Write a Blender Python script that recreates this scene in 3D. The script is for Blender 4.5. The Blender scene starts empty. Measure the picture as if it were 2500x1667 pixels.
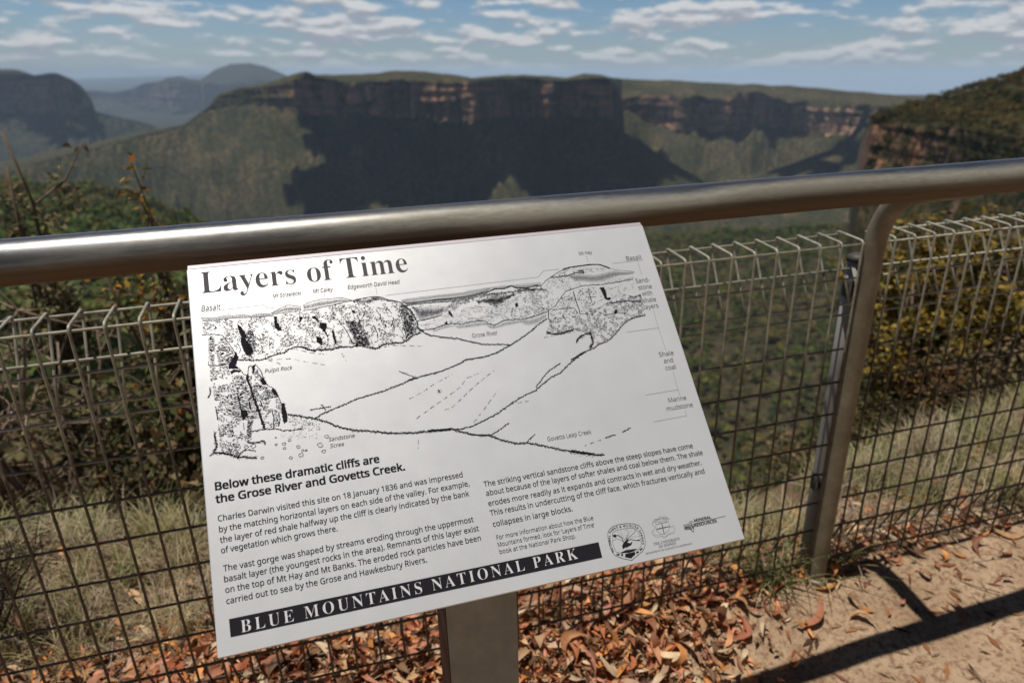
import bpy, math, random
import numpy as np
from mathutils import Vector, Matrix
SC = bpy.context.scene
R = math.radians
HAZE = 4.4e-5

# ---------------------------------------------------------------- camera
CAM = np.array((0.50147, -1.25660, 1.37044))
cam_data = bpy.data.cameras.new("camera"); cam = bpy.data.objects.new("camera", cam_data)
SC.collection.objects.link(cam); SC.camera = cam
cr = Vector((0.9627733, -0.26911521, -0.02538866)); cu = Vector((0.12568531, 0.36252518, 0.92346018)); cf = Vector((0.23931315, 0.89227378, -0.38285339))
cm = Matrix((cr, cu, -cf)).transposed().to_4x4(); cm.translation = Vector(CAM); cam.matrix_world = cm
cam_data.sensor_width = 36.0; cam_data.lens = 1697.85 / 2500 * 36
cam_data.clip_start = 0.02; cam_data.clip_end = 90000
cam_data.dof.use_dof = True; cam_data.dof.focus_distance = 0.95; cam_data.dof.aperture_fstop = 4.0; cam_data.dof.aperture_blades = 7

# ---------------------------------------------------------------- sun, sky, exposure
TO_SUN = Vector((-0.19, 0.003, 1.0)).normalized()
sun_l = bpy.data.lights.new("sun", 'SUN'); sun = bpy.data.objects.new("sun", sun_l); SC.collection.objects.link(sun)
sun_l.energy = 5.0; sun_l.angle = R(0.53); sun_l.color = (1.0, 0.945, 0.86)
sun.rotation_euler = TO_SUN.to_track_quat('Z', 'Y').to_euler(); sun.location = (0, 0, 30)
SC.view_settings.view_transform = 'Standard'; SC.view_settings.look = 'None'; SC.view_settings.exposure = -0.2; SC.view_settings.gamma = 1.0
SC.cycles.use_denoising = True
try: SC.cycles.denoiser = 'OPENIMAGEDENOISE'
except Exception: pass
SC.cycles.max_bounces = 6; SC.cycles.diffuse_bounces = 3; SC.cycles.glossy_bounces = 3; SC.cycles.volume_bounces = 1
SC.cycles.transparent_max_bounces = 8; SC.cycles.sample_clamp_indirect = 6.0
SC.cycles.pixel_filter_type = 'BLACKMAN_HARRIS'; SC.cycles.filter_width = 1.5

def node(nt, t, **kw):
    n = nt.nodes.new(t)
    for k, v in kw.items():
        if k.startswith('i_'): n.inputs[int(k[2:])].default_value = v
        elif k.startswith('I_'): n.inputs[k[2:].replace('_', ' ')].default_value = v
        else: setattr(n, k, v)
    return n
def lk(nt, a, b): nt.links.new(a, b)
def mth(nt, op, a, b=None, c=None, clamp=False):
    n = nt.nodes.new('ShaderNodeMath'); n.operation = op; n.use_clamp = clamp
    for i, v in enumerate((a, b, c)):
        if v is None: continue
        if isinstance(v, (int, float)): n.inputs[i].default_value = v
        else: nt.links.new(v, n.inputs[i])
    return n.outputs[0]
def mixc(nt, f, a, b, mode='MIX'):
    n = nt.nodes.new('ShaderNodeMix'); n.data_type = 'RGBA'; n.blend_type = mode
    for s, v in ((0, f), (6, a), (7, b)):
        if isinstance(v, (int, float)): n.inputs[s].default_value = v
        elif isinstance(v, tuple): n.inputs[s].default_value = (v + (1,))[:4]
        else: nt.links.new(v, n.inputs[s])
    return n.outputs[2]
def ramp(nt, x, *stops):
    n = nt.nodes.new('ShaderNodeValToRGB'); e = n.color_ramp.elements
    while len(e) < len(stops): e.new(0.5)
    for k, (p, c) in enumerate(stops):
        e[k].position = p; e[k].color = (c, c, c, 1) if isinstance(c, (int, float)) else (c + (1,))[:4]
    nt.links.new(x, n.inputs[0]); return n.outputs[0]
def mapr(nt, x, a, b, c=0.0, d=1.0, smooth=True):
    n = nt.nodes.new('ShaderNodeMapRange'); n.interpolation_type = 'SMOOTHSTEP' if smooth else 'LINEAR'
    nt.links.new(x, n.inputs[0])
    for i, v in enumerate((a, b, c, d)): n.inputs[1 + i].default_value = v
    return n.outputs[0]
def noise(nt, vec, scale, detail=4, rough=0.55, dist=0.0):
    n = nt.nodes.new('ShaderNodeTexNoise'); n.inputs['Scale'].default_value = scale; n.inputs['Detail'].default_value = detail
    n.inputs['Roughness'].default_value = rough; n.inputs['Distortion'].default_value = dist
    if vec is not None: nt.links.new(vec, n.inputs['Vector'])
    return n.outputs[0]

world = bpy.data.worlds.new("World"); SC.world = world; world.use_nodes = True
nt = world.node_tree; nt.nodes.clear()
tc = node(nt, 'ShaderNodeTexCoord'); # the lookout's fence climbs a little; the level of the sky is set by the far plain, about 1.6 degrees off the fence
pit = R(20.78); sky_up = cu * math.cos(pit) - cf * math.sin(pit); sky_fw = cf * math.cos(pit) + cu * math.sin(pit)
def axis_dot(v):
    n = nt.nodes.new('ShaderNodeVectorMath'); n.operation = 'DOT_PRODUCT'; nt.links.new(tc.outputs['Generated'], n.inputs[0]); n.inputs[1].default_value = v; return n.outputs['Value']
SX, SY, SZ = axis_dot(cr), axis_dot(sky_fw), axis_dot(sky_up)
zpos = mth(nt, 'MAXIMUM', SZ, 0.004)
cx = node(nt, 'ShaderNodeCombineXYZ'); lk(nt, SX, cx.inputs[0]); lk(nt, SY, cx.inputs[1]); lk(nt, zpos, cx.inputs[2])
sky = node(nt, 'ShaderNodeTexSky', sky_type='NISHITA', sun_disc=False, sun_elevation=math.asin(TO_SUN.z), sun_rotation=math.atan2(TO_SUN.x, TO_SUN.y), altitude=1000.0, air_density=1.0, dust_density=0.3, ozone_density=2.0)
lk(nt, cx.outputs[0], sky.inputs[0])
def cloud_density(dz):
    zc = mth(nt, 'ADD', zpos, 0.11 + dz)
    p = node(nt, 'ShaderNodeCombineXYZ'); lk(nt, mth(nt, 'MULTIPLY', mth(nt, 'DIVIDE', SX, zc), 1.9), p.inputs[0]); lk(nt, mth(nt, 'DIVIDE', SY, zc), p.inputs[1])
    big = noise(nt, p.outputs[0], 0.6, 2, 0.5); det = noise(nt, p.outputs[0], 1.5, 5, 0.55)
    q = node(nt, 'ShaderNodeCombineXYZ'); lk(nt, mth(nt, 'MULTIPLY', SX, 17.0), q.inputs[0]); lk(nt, mth(nt, 'MULTIPLY', mth(nt, 'ADD', SZ, dz), 62.0), q.inputs[1]); lk(nt, mth(nt, 'MULTIPLY', SY, 17.0), q.inputs[2])
    puff = noise(nt, q.outputs[0], 1.0, 6, 0.55)
    return mth(nt, 'ADD', mth(nt, 'ADD', mth(nt, 'MULTIPLY', big, 0.36), mth(nt, 'MULTIPLY', det, 0.14)), mth(nt, 'MULTIPLY', puff, 0.50))
d0 = cloud_density(0.0); d1 = cloud_density(0.007)
mask = mapr(nt, d0, 0.466, 0.545); mask = mth(nt, 'MULTIPLY', mth(nt, 'MULTIPLY', mask, mapr(nt, SZ, 0.002, 0.035, 0.22, 0.95)), mapr(nt, SZ, 0.14, 0.30, 1.0, 0.0))
lit = mapr(nt, mth(nt, 'SUBTRACT', d0, d1), -0.035, 0.05)
ccol = mixc(nt, lit, (0.40, 0.43, 0.49), (0.80, 0.80, 0.80))
bg1 = node(nt, 'ShaderNodeBackground'); bg1.inputs[1].default_value = 0.075
skyc = mixc(nt, mapr(nt, SZ, 0.0, 0.14, 0.25, 0.95), mixc(nt, 0.35, sky.outputs[0], (4.6, 5.4, 6.2)), mixc(nt, 1.0, sky.outputs[0], (0.68, 0.94, 1.2), 'MULTIPLY'))
zen = mapr(nt, SZ, 0.15, 0.6, 1.0, 0.30); vz = node(nt, 'ShaderNodeCombineXYZ'); [lk(nt, zen, vz.inputs[k]) for k in range(3)]
lk(nt, mixc(nt, 1.0, skyc, vz.outputs[0], 'MULTIPLY'), bg1.inputs[0])
bg2 = node(nt, 'ShaderNodeBackground'); lk(nt, ccol, bg2.inputs[0]); bg2.inputs[1].default_value = 1.0
ms = node(nt, 'ShaderNodeMixShader'); lk(nt, mask, ms.inputs[0]); lk(nt, bg1.outputs[0], ms.inputs[1]); lk(nt, bg2.outputs[0], ms.inputs[2])
wo = node(nt, 'ShaderNodeOutputWorld'); lk(nt, ms.outputs[0], wo.inputs[0])

# ---------------------------------------------------------------- helpers
rng = np.random.default_rng(7)
def hash3(i, j, k):
    h = (i.astype(np.int64) * 374761393 + j.astype(np.int64) * 668265263 + k.astype(np.int64) * 2147483647 + 1013904223) & 0xFFFFFFFF
    h = ((h ^ (h >> 13)) * 1274126177) & 0xFFFFFFFF; h = ((h ^ (h >> 16)) * 2246822519) & 0xFFFFFFFF
    return ((h ^ (h >> 15)) & 0xFFFF) / 65535.0 * 2 - 1
def vnoise(x, y, z=0.0):
    x, y, z = np.broadcast_arrays(np.asarray(x, float), np.asarray(y, float), np.asarray(z, float))
    xi, yi, zi = np.floor(x), np.floor(y), np.floor(z); fx, fy, fz = x - xi, y - yi, z - zi
    sx_, sy_, sz_ = [f * f * (3 - 2 * f) for f in (fx, fy, fz)]; xi, yi, zi = xi.astype(np.int64), yi.astype(np.int64), zi.astype(np.int64)
    r = 0
    for a in (0, 1):
        for b in (0, 1):
            for c in (0, 1):
                r = r + hash3(xi + a, yi + b, zi + c) * (sx_ if a else 1 - sx_) * (sy_ if b else 1 - sy_) * (sz_ if c else 1 - sz_)
    return r
def fbm(x, y, z=0.0, oct=4, gain=0.5):
    s = 0; a = 1.0; f = 1.0
    for o in range(oct): s = s + a * vnoise(np.asarray(x) * f + o * 17.3, np.asarray(y) * f + o * 9.1, np.asarray(z) * f + o * 5.7); a *= gain; f *= 2.03
    return s
def mesh_np(name, V, F, mat=None, smooth=True, col=None, attr=None):
    """V (n,3); F (m,k) array or a list of such arrays; col (n,3) per vertex colour"""
    me = bpy.data.meshes.new(name); V = np.asarray(V, dtype=np.float32); Fs = F if isinstance(F, list) else [F]; Fs = [np.asarray(f, dtype=np.int32) for f in Fs if len(f)]
    me.vertices.add(len(V)); me.vertices.foreach_set('co', V.ravel())
    nl = sum(f.size for f in Fs); npg = sum(len(f) for f in Fs)
    me.loops.add(nl); me.loops.foreach_set('vertex_index', np.concatenate([f.ravel() for f in Fs]))
    tot = np.concatenate([np.full(len(f), f.shape[1], np.int32) for f in Fs]); st = np.concatenate([[0], np.cumsum(tot)[:-1]]).astype(np.int32)
    me.polygons.add(npg); me.polygons.foreach_set('loop_start', st); me.polygons.foreach_set('loop_total', tot)
    me.polygons.foreach_set('use_smooth', np.full(npg, smooth, dtype=bool))
    if col is not None:
        ca = me.color_attributes.new('col', 'FLOAT_COLOR', 'POINT'); c4 = np.ones((len(V), 4), np.float32); c4[:, :3] = col; ca.data.foreach_set('color', c4.ravel())
    for k, v in (attr or {}).items():
        a = me.attributes.new(k, 'FLOAT', 'POINT'); a.data.foreach_set('value', np.asarray(v, np.float32))
    me.update(calc_edges=True); me.validate()
    if mat: me.materials.append(mat)
    return me
def link(name, me, parent=None, off=None):
    if off is not None: me.transform(Matrix.Translation(-Vector(off)))
    o = bpy.data.objects.new(name, me); SC.collection.objects.link(o)
    if parent: o.parent = parent
    return o
def tag(o, label=None, cat=None, group=None, kind=None):
    for k, v in (('label', label), ('category', cat), ('group', group), ('kind', kind)):
        if v: o[k] = v
    return o
def thing(name, label, cat, loc, group=None):
    o = bpy.data.objects.new(name, None); SC.collection.objects.link(o); o.location = loc; o.empty_display_size = 0.1
    return tag(o, label, cat, group)
class MB:
    """collects pieces (vertices, faces, colour) and makes one mesh of them"""
    def __init__(s): s.V = []; s.F = {}; s.C = []; s.n = 0
    def add(s, V, F, col=(1, 1, 1)):
        V = np.asarray(V, float).reshape(-1, 3)
        for f in (F if isinstance(F, list) else [F]):
            f = np.asarray(f, np.int64)
            if len(f): s.F.setdefault(f.shape[1], []).append(f + s.n)
        s.V.append(V); c = np.asarray(col, float); s.C.append(np.broadcast_to(c, (len(V), 3))); s.n += len(V)
    def box(s, c, h, Rm=None, bev=0.0):
        c = np.asarray(c, float); h = np.asarray(h, float)
        sg = np.array([(x, y, z) for x in (-1, 1) for y in (-1, 1) for z in (-1, 1)], float)
        if bev > 0:
            P = []; ids = {}
            for q in sg:
                for ax in range(3):
                    p = q * (h - bev); p[ax] = q[ax] * h[ax]; ids[(tuple(q.astype(int)), ax)] = len(P); P.append(p)
            F4 = []; F3 = []
            for ax in range(3):
                o1, o2 = [a for a in range(3) if a != ax]
                for sgn in (-1, 1):
                    loop = []
                    for (u, v) in ((-1, -1), (1, -1), (1, 1), (-1, 1)):
                        q = [0, 0, 0]; q[ax] = sgn; q[o1] = u; q[o2] = v; loop.append(ids[(tuple(q), ax)])
                    fl = (sgn > 0) ^ (ax == 1); F4.append(loop if fl else loop[::-1])
                for u in (-1, 1):
                    for v in (-1, 1):
                        a = [0, 0, 0]; b = [0, 0, 0]; a[o1] = b[o1] = u; a[o2] = b[o2] = v; a[ax] = -1; b[ax] = 1
                        F4.append([ids[(tuple(a), o1)], ids[(tuple(b), o1)], ids[(tuple(b), o2)], ids[(tuple(a), o2)]])
            for q in sg: F3.append([ids[(tuple(q.astype(int)), ax)] for ax in range(3)])
            P = np.array(P)
            if Rm is not None: P = P @ np.asarray(Rm).T
            s.add(P + c, [np.array(F4), np.array(F3)])
        else:
            P = sg * h
            if Rm is not None: P = P @ np.asarray(Rm).T
            s.add(P + c, np.array([(0, 1, 3, 2), (4, 6, 7, 5), (0, 4, 5, 1), (2, 3, 7, 6), (0, 2, 6, 4), (1, 5, 7, 3)]))
    def tube(s, pts, rad, n=8, cap=True, col=(1, 1, 1)):
        P = np.asarray(pts, float); m = len(P); rad = np.broadcast_to(np.asarray(rad, float), (m,))
        T = np.gradient(P, axis=0); T /= np.linalg.norm(T, axis=1)[:, None] + 1e-12
        ref = np.array((0, 0, 1.0)) if abs(T[0, 2]) < 0.9 else np.array((1.0, 0, 0))
        u = np.cross(T[0], ref); u /= np.linalg.norm(u); ang = np.arange(n) / n * 2 * np.pi; V = []
        for k in range(m):
            u = u - T[k] * (u @ T[k]); u /= np.linalg.norm(u) + 1e-12; w = np.cross(T[k], u)
            V.append(P[k] + rad[k] * (np.cos(ang)[:, None] * u + np.sin(ang)[:, None] * w))
        V = np.concatenate(V); i = np.arange(n); j = (i + 1) % n
        F = np.concatenate([np.stack([k * n + i, k * n + j, (k + 1) * n + j, (k + 1) * n + i], 1) for k in range(m - 1)]); fs = [F]
        if cap:
            c0 = len(V); V = np.concatenate([V, P[:1], P[-1:]])
            fs.append(np.concatenate([np.stack([np.full(n, c0), j, i], 1), np.stack([np.full(n, c0 + 1), (m - 1) * n + i, (m - 1) * n + j], 1)]))
        s.add(V, fs, col)
    def build(s, name, mat, parent=None, off=None, smooth=True, col=False):
        me = mesh_np(name, np.concatenate(s.V), [np.concatenate(f) for f in s.F.values()], mat, smooth, np.concatenate(s.C) if col else None)
        return link(name, me, parent, off)
def material(name, rough=0.8, metal=0.0, spec=0.3):
    m = bpy.data.materials.new(name); m.use_nodes = True; nt = m.node_tree; b = nt.nodes['Principled BSDF']
    b.inputs['Roughness'].default_value = rough; b.inputs['Metallic'].default_value = metal; b.inputs['Specular IOR Level'].default_value = spec
    return m, nt, b
def objco(nt): return node(nt, 'ShaderNodeTexCoord').outputs['Object']
def geopos(nt): return node(nt, 'ShaderNodeNewGeometry').outputs['Position']
def scaled(nt, v, s):
    m = node(nt, 'ShaderNodeMapping'); m.inputs['Scale'].default_value = s; lk(nt, v, m.inputs[0]); return m.outputs[0]
def bump(nt, b, h, strength, dist):
    n = node(nt, 'ShaderNodeBump'); n.inputs['Strength'].default_value = strength; n.inputs['Distance'].default_value = dist
    lk(nt, h, n.inputs['Height']); lk(nt, n.outputs[0], b.inputs['Normal'])
def attr_col(nt, name='col'):
    n = node(nt, 'ShaderNodeAttribute'); n.attribute_name = name; return n

# ---------------------------------------------------------------- materials of the land
def terrain_material(name, forest, forest2, rock, rock2, dark, lump, rib, scar=(.58, .35, .25)):
    m, nt, b = material(name, 0.95, 0, 0.1); p = geopos(nt)
    a = attr_col(nt, 'rock').outputs['Fac']
    n1 = noise(nt, p, 1 / lump, 3, 0.6); n2 = noise(nt, p, 1 / (lump * 11), 4, 0.55)
    fo = mixc(nt, mapr(nt, n2, 0.40, 0.60), forest, forest2)
    fo = mixc(nt, mapr(nt, n1, 0.42, 0.62), mixc(nt, 0.9, fo, dark), fo)
    st = noise(nt, scaled(nt, p, (1 / rib, 1 / rib, 0.22 / rib)), 1.0, 5, 0.65); ly = noise(nt, scaled(nt, p, (0.004, 0.004, 0.09)), 1.0, 4, 0.6)
    ro = mixc(nt, mapr(nt, st, 0.35, 0.62), rock2, rock); ro = mixc(nt, mapr(nt, noise(nt, scaled(nt, p, (.35 / rib, .35 / rib, .5 / rib)), 1.0, 4, .6), .56, .66, 0, .8), ro, tuple(min(1.0, v * 1.5) for v in rock)); ro = mixc(nt, mapr(nt, ly, 0.45, 0.6, 0, 0.7), ro, (0.10, 0.075, 0.06))
    pl = attr_col(nt, 'pale').outputs['Fac']; ro = mixc(nt, mth(nt, 'MULTIPLY', pl, mapr(nt, st, .30, .52)), ro, scar)
    n3 = noise(nt, p, 1 / (lump * 3), 5, 0.65)
    f = mth(nt, 'ADD', a, mth(nt, 'MULTIPLY', mth(nt, 'SUBTRACT', n3, 0.5), 1.3))
    lk(nt, mixc(nt, mapr(nt, f, 0.4, 0.62), fo, ro), b.inputs['Base Color'])
    bump(nt, b, mth(nt, 'ADD', n1, mth(nt, 'MULTIPLY', st, 0.6)), 0.9, lump * 0.5)
    return m
M_mesa = terrain_material('mesa_land', (0.062, 0.054, 0.021), (0.118, 0.088, 0.042), (0.30, 0.165, 0.10), (0.075, 0.055, 0.045), (0.022, 0.028, 0.014), 14, 55)
M_far = terrain_material('far_land', (0.040, 0.044, 0.030), (0.060, 0.055, 0.038), (0.20, 0.14, 0.11), (0.075, 0.06, 0.055), (0.022, 0.028, 0.016), 40, 150)
M_head = terrain_material('headland', (0.060, 0.052, 0.020), (0.095, 0.070, 0.030), (0.32, 0.20, 0.13), (0.12, 0.075, 0.05), (0.02, 0.024, 0.01), 5, 9, (.56, .22, .10))
M_valley = terrain_material('valley_land', (0.058, 0.052, 0.026), (0.085, 0.066, 0.038), (0.2, 0.12, 0.08), (0.1, 0.07, 0.05), (0.035, 0.032, 0.018), 6, 20)

# ---------------------------------------------------------------- far land: plateaus with cliffs, in metres round the lookout
FLOOR = -640.0
MESA=[(-26.03,2350,5,-270,-270,-270),(-20.48,2420,5,-276,-276,-277),(-18.95,2450,5,-265,-265,-266),(-17.11,2520,5,-254,-254,-255),(-15.21,2600,5,-245,-245,-246),(-13.00,2700,5,-237,-237,-238),(-10.98,2800,5,-225,-226,-226),(-8.91,2900,5,-215,-215,-216),(-7.61,2960,5,-179,-180,-182),(-6.95,3000,5,-159,-160,-168),(-6.59,3000,10,-135,-140,-168),(-5.92,2960,30,-109,-114,-158),(-4.68,2900,60,-94,-98,-153),(-3.16,2850,80,-86,-91,-159),(-1.91,2800,60,-69,-79,-168),(-1.11,2780,30,-57,-71,-177),(-0.33,2760,20,-44,-69,-184),(0.14,2750,20,-41,-69,-184),(0.65,2740,40,-53,-76,-185),(1.21,2700,120,-56,-78,-177),(3.12,2600,350,-60,-78,-183),(5.39,2550,400,-58,-77,-192),(7.02,2520,450,-53,-78,-197),(9.67,2500,400,-63,-84,-211),(12.34,2480,350,-79,-84,-206),(14.70,2460,350,-77,-76,-200),(16.38,2440,350,-75,-75,-200),(19.73,2420,350,-88,-87,-205),(21.06,2400,350,-75,-87,-208),(22.39,2400,350,-82,-93,-213),(23.23,2420,350,-91,-103,-218),(23.57,2500,600,-104,-133,-226),(24.02,3200,500,-129,-196,-237),(25.07,3250,500,-135,-189,-260),(26.05,3250,500,-138,-179,-293),(27.36,3250,450,-140,-184,-316),(28.98,3200,450,-147,-189,-326),(30.92,3200,450,-153,-215,-337),(31.84,3150,450,-156,-198,-338),(32.74,3100,500,-162,-174,-332),(33.97,3100,500,-163,-174,-315),(35.55,3250,400,-172,-218,-328),(37.35,3300,400,-181,-233,-337),(38.82,3300,400,-191,-238,-337),(40.23,3250,400,-200,-229,-324),(41.62,3150,350,-197,-222,-302),(42.99,3100,350,-200,-223,-293),(44.32,3000,300,-197,-215,-273),(45.89,2900,200,-197,-212,-255),(49.43,2700,200,-209,-220,-259),(54.08,2500,200,-227,-232,-266)]
FAR_MESA=[(-25.32,5200,500,12,-57,-221),(-21.24,5200,600,-6,-69,-247),(-19.01,5200,700,-14,-72,-261),(-17.85,5150,700,-23,-73,-265),(-17.08,5100,500,-47,-71,-267),(-15.90,5000,150,-40,-64,-268),(-15.09,5000,100,-70,-85,-273),(-14.58,5000,40,-117,-130,-272),(-14.23,5000,10,-183,-194,-274),(-14.14,5050,5,-259,-264,-283),(-13.17,5100,5,-297,-298,-299),(-12.15,5150,5,-326,-327,-329),(-11.13,5150,5,-361,-362,-363),(-10.37,5200,5,-402,-402,-404),(-8.79,5250,5,-468,-469,-470),(-6.29,5300,5,-566,-567,-568)]
FAR_MOUNTAIN=[(-15.63,12500,5,-359,-371,-495),(-13.99,12300,5,-346,-370,-523),(-12.84,12000,5,-378,-389,-553),(-11.75,11800,5,-341,-358,-573),(-10.88,11500,5,-271,-294,-590),(-10.26,11200,20,-242,-269,-592),(-9.76,11000,100,-232,-262,-598),(-9.33,10800,100,-193,-245,-591),(-8.50,10700,200,-182,-248,-583),(-7.95,10700,300,-215,-263,-578),(-7.18,10700,400,-234,-274,-563),(-6.62,10800,700,-177,-292,-568),(-6.11,10900,900,-114,-315,-584),(-4.93,11000,1200,-45,-315,-601),(-3.71,11000,1200,-40,-290,-611),(-2.65,11000,1200,-96,-285,-621),(-1.44,11000,1000,-214,-305,-632),(-0.07,11000,600,-332,-349,-643),(3.05,11000,300,-435,-453,-669)]
HEADLAND=[(41.34,1500,10,-174,-177,-245),(41.62,900,10,-90,-91,-146),(41.78,600,8,-54,-56,-89),(41.97,560,10,-49,-50,-78),(42.63,545,40,-47,-49,-73),(43.45,530,90,-46,-47,-72),(44.78,510,140,-42,-46,-70),(45.84,500,160,-40,-45,-69),(47.12,480,170,-34,-44,-66),(48.39,460,170,-28,-43,-62),(49.65,440,170,-22,-43,-58),(50.91,420,170,-16,-42,-54),(53.18,390,150,-6,-41,-50),(58.31,340,120,5,-35,-42)]
def polar(az, d): a = np.radians(az); return CAM[0] + d * np.sin(a), CAM[1] + d * np.cos(a)
def cliff_land(name, tab, mat, daz, talus, amp, cones=(), rock_h=1.0, seed=0, T=None, hump=1.0, far_toe=0, talus_rock=0.0, scars=()):
    t = np.array(tab, float); az = np.arange(t[0, 0], t[-1, 0], daz)
    d, db, zs, zr, zb = [np.interp(az, t[:, 0], t[:, k]) for k in range(1, 6)]
    s = np.radians(az) * d.mean()
    f1 = fbm(s / (9 * amp), seed + 3.1, 0, 4); f2 = fbm(s / (2.2 * amp), seed + 7.7, 0, 4, 0.6)
    cliff = np.clip((zr - zb) / (8 * amp), 0, 1)
    dr = d + amp * (2.0 * f1 + 0.7 * f2) * cliff
    zs = zs + hump * amp * 0.16 * fbm(s / (3 * amp), 1.3, seed, 4) ; zr = np.minimum(zr + amp * 0.25 * fbm(s / (1.4 * amp), 5.3, seed, 4) * cliff, zs)
    zb = zb + amp * 0.7 * fbm(s / (3 * amp), 9.9, seed, 4) * cliff
    rows = []; rock = []; pale = sum((np.exp(-((az - q0) / q1) ** 2) * (.55 + .6 * np.clip(fbm(s / (1.6 * amp), 2.2, seed, 3), -.5, 1)) for q0, q1 in scars), np.zeros(len(az)))
    def add(dd, zz, rk): rows.append((dd, zz)); rock.append(np.broadcast_to(rk, az.shape))
    add(d + db + 900 * amp / 20, zs - 60 * amp / 20, 0.0)
    nb = 8
    for k in range(nb):
        q = k / nb; add((dr + db) * (1 - q) + dr * q, zs * (1 - q ** 1.4) + zr * q ** 1.4 + amp * 0.12 * fbm(s / amp, k * 0.7, seed, 3) * (0 < k), 0.0)
    nc = 22
    for k in range(nc + 1):
        q = k / nc; z = zr * (1 - q) + zb * q
        ledge = amp * 0.55 * fbm(s / (8 * amp), z / (0.8 * amp), seed + 2.0, 4, .6) + amp * 0.75 * fbm(s / (1.1 * amp), z / (6 * amp), seed, 4, 0.6)
        add(dr - cliff * (q * 0.9 * amp + ledge * min(1, q * 8) * 1.0), z, cliff * rock_h * (0.85 if 0 < k < nc else 0.4))
    g = talus * (1 + 0.22 * fbm(s / (14 * amp), 4.4, seed, 3)); nt_ = 58; tmax = (zb - FLOOR) / (talus * 0.75) if T is None else T
    if far_toe: tmax = np.maximum(tmax, d - far_toe)
    for k in range(1, nt_ + 1):
        q = (k / nt_) ** 1.5; tt = tmax * q; drop = g * tt * (1 - 0.18 * q)
        wob = amp * 1.5 * fbm(s / (6 * amp), tt / (16 * amp), seed + 5, 5, 0.55) * min(1, q * 12) + amp * .30 * fbm(s / (0.7 * amp), tt / (0.9 * amp), seed + 8, 3)
        add(dr - cliff * 0.9 * amp - tt, zb - drop + wob, talus_rock + np.clip(pale, 0, 1) * .7 * max(0, 1 - k / 9))
    D = np.array([r[0] for r in rows]); Z = np.array([r[1] for r in rows]); RK = np.array(rock); AZ = np.broadcast_to(az, D.shape)
    X, Y = polar(AZ, D)
    for (ca, cd, cz, sl) in cones:
        px, py = polar(ca, cd); Z[nb + 1:] = np.maximum(Z[nb + 1:], (cz - sl * np.hypot(X - px, Y - py))[nb + 1:])
    Z = np.maximum(Z, FLOOR - 20)
    nr, ncol = D.shape; V = np.stack([X, Y, Z], -1).reshape(-1, 3)
    i, j = np.meshgrid(np.arange(nr - 1), np.arange(ncol - 1), indexing='ij'); a = i * ncol + j
    F = np.stack([a, a + ncol, a + ncol + 1, a + 1], -1).reshape(-1, 4)
    o = link(name, mesh_np(name, V, F, mat, True, attr={'rock': RK.ravel(), 'pale': (np.broadcast_to(np.clip(pale, 0, 1), D.shape) * (np.arange(nr)[:, None] > nb)).ravel()})); tag(o, kind='structure')
    return dict(az=az, D=D, Z=Z, tri=(V, nr, ncol))
mesa = cliff_land('mesa_hills', MESA, M_mesa, 0.045, 0.58, 20, cones=[(22.2, 2380, -196, 0.60), (43.5, 2750, -262, 0.42)], seed=1, far_toe=1350, scars=((38.4, 1.3), (40.6, .9), (42.3, .5), (4.6, .5), (7.4, .5)))
farm = cliff_land('far_mesa_hills', FAR_MESA, M_far, 0.05, 0.42, 34, seed=2)
fart = cliff_land('far_mountain', FAR_MOUNTAIN, M_far, 0.04, 0.30, 60, seed=3, hump=0.5)
head = cliff_land('headland_cliff', HEADLAND, M_head, 0.06, 1.1, 5, seed=4, T=260, rock_h=.95, talus_rock=0.36, scars=((42.7, .8), (44.6, .5)))

# valley floor and plain out to the horizon: one sheet
rr = np.concatenate([[0], np.geomspace(60, 11000, 60)]); th = np.radians(np.arange(-180, 180, 3)); RRr, TH = np.meshgrid(rr, th, indexing='ij')
zz = FLOOR + 12 * fbm(RRr * np.sin(TH) / 700, RRr * np.cos(TH) / 700, 0, 3) * (RRr < 20000)
V = np.stack([CAM[0] + RRr * np.sin(TH), CAM[1] + RRr * np.cos(TH), zz], -1).reshape(-1, 3); n2 = len(th)
i, j = np.meshgrid(np.arange(len(rr) - 1), np.arange(n2), indexing='ij')
F = np.stack([i * n2 + j, (i + 1) * n2 + j, (i + 1) * n2 + (j + 1) % n2, i * n2 + (j + 1) % n2], -1).reshape(-1, 4)
tag(link('valley_ground', mesh_np('valley_ground', V, F, M_far, True, attr={'rock': np.zeros(len(V))})), kind='structure')

# the low plain far beyond the gorge, seen in the gap on the left
az = np.radians(np.arange(-60, -1.9, 1.0)); dd = np.geomspace(10800, 42000, 40); DD, AZ = np.meshgrid(dd, az, indexing='ij'); n2 = len(az)
i, j = np.meshgrid(np.arange(len(dd) - 1), np.arange(n2 - 1), indexing='ij'); a = i * n2 + j
tag(link('plain_ground', mesh_np('plain_ground', np.stack([CAM[0] + DD * np.sin(AZ), CAM[1] + DD * np.cos(AZ), FLOOR + 6 + 30 * fbm(DD / 2500 * np.sin(AZ), DD / 2500 * np.cos(AZ), 3, 3) * (DD < 35000)], -1).reshape(-1, 3), np.stack([a, a + 1, a + n2 + 1, a + n2], -1).reshape(-1, 4), M_far, True, attr={'rock': np.zeros(DD.size)})), kind='structure')

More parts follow.
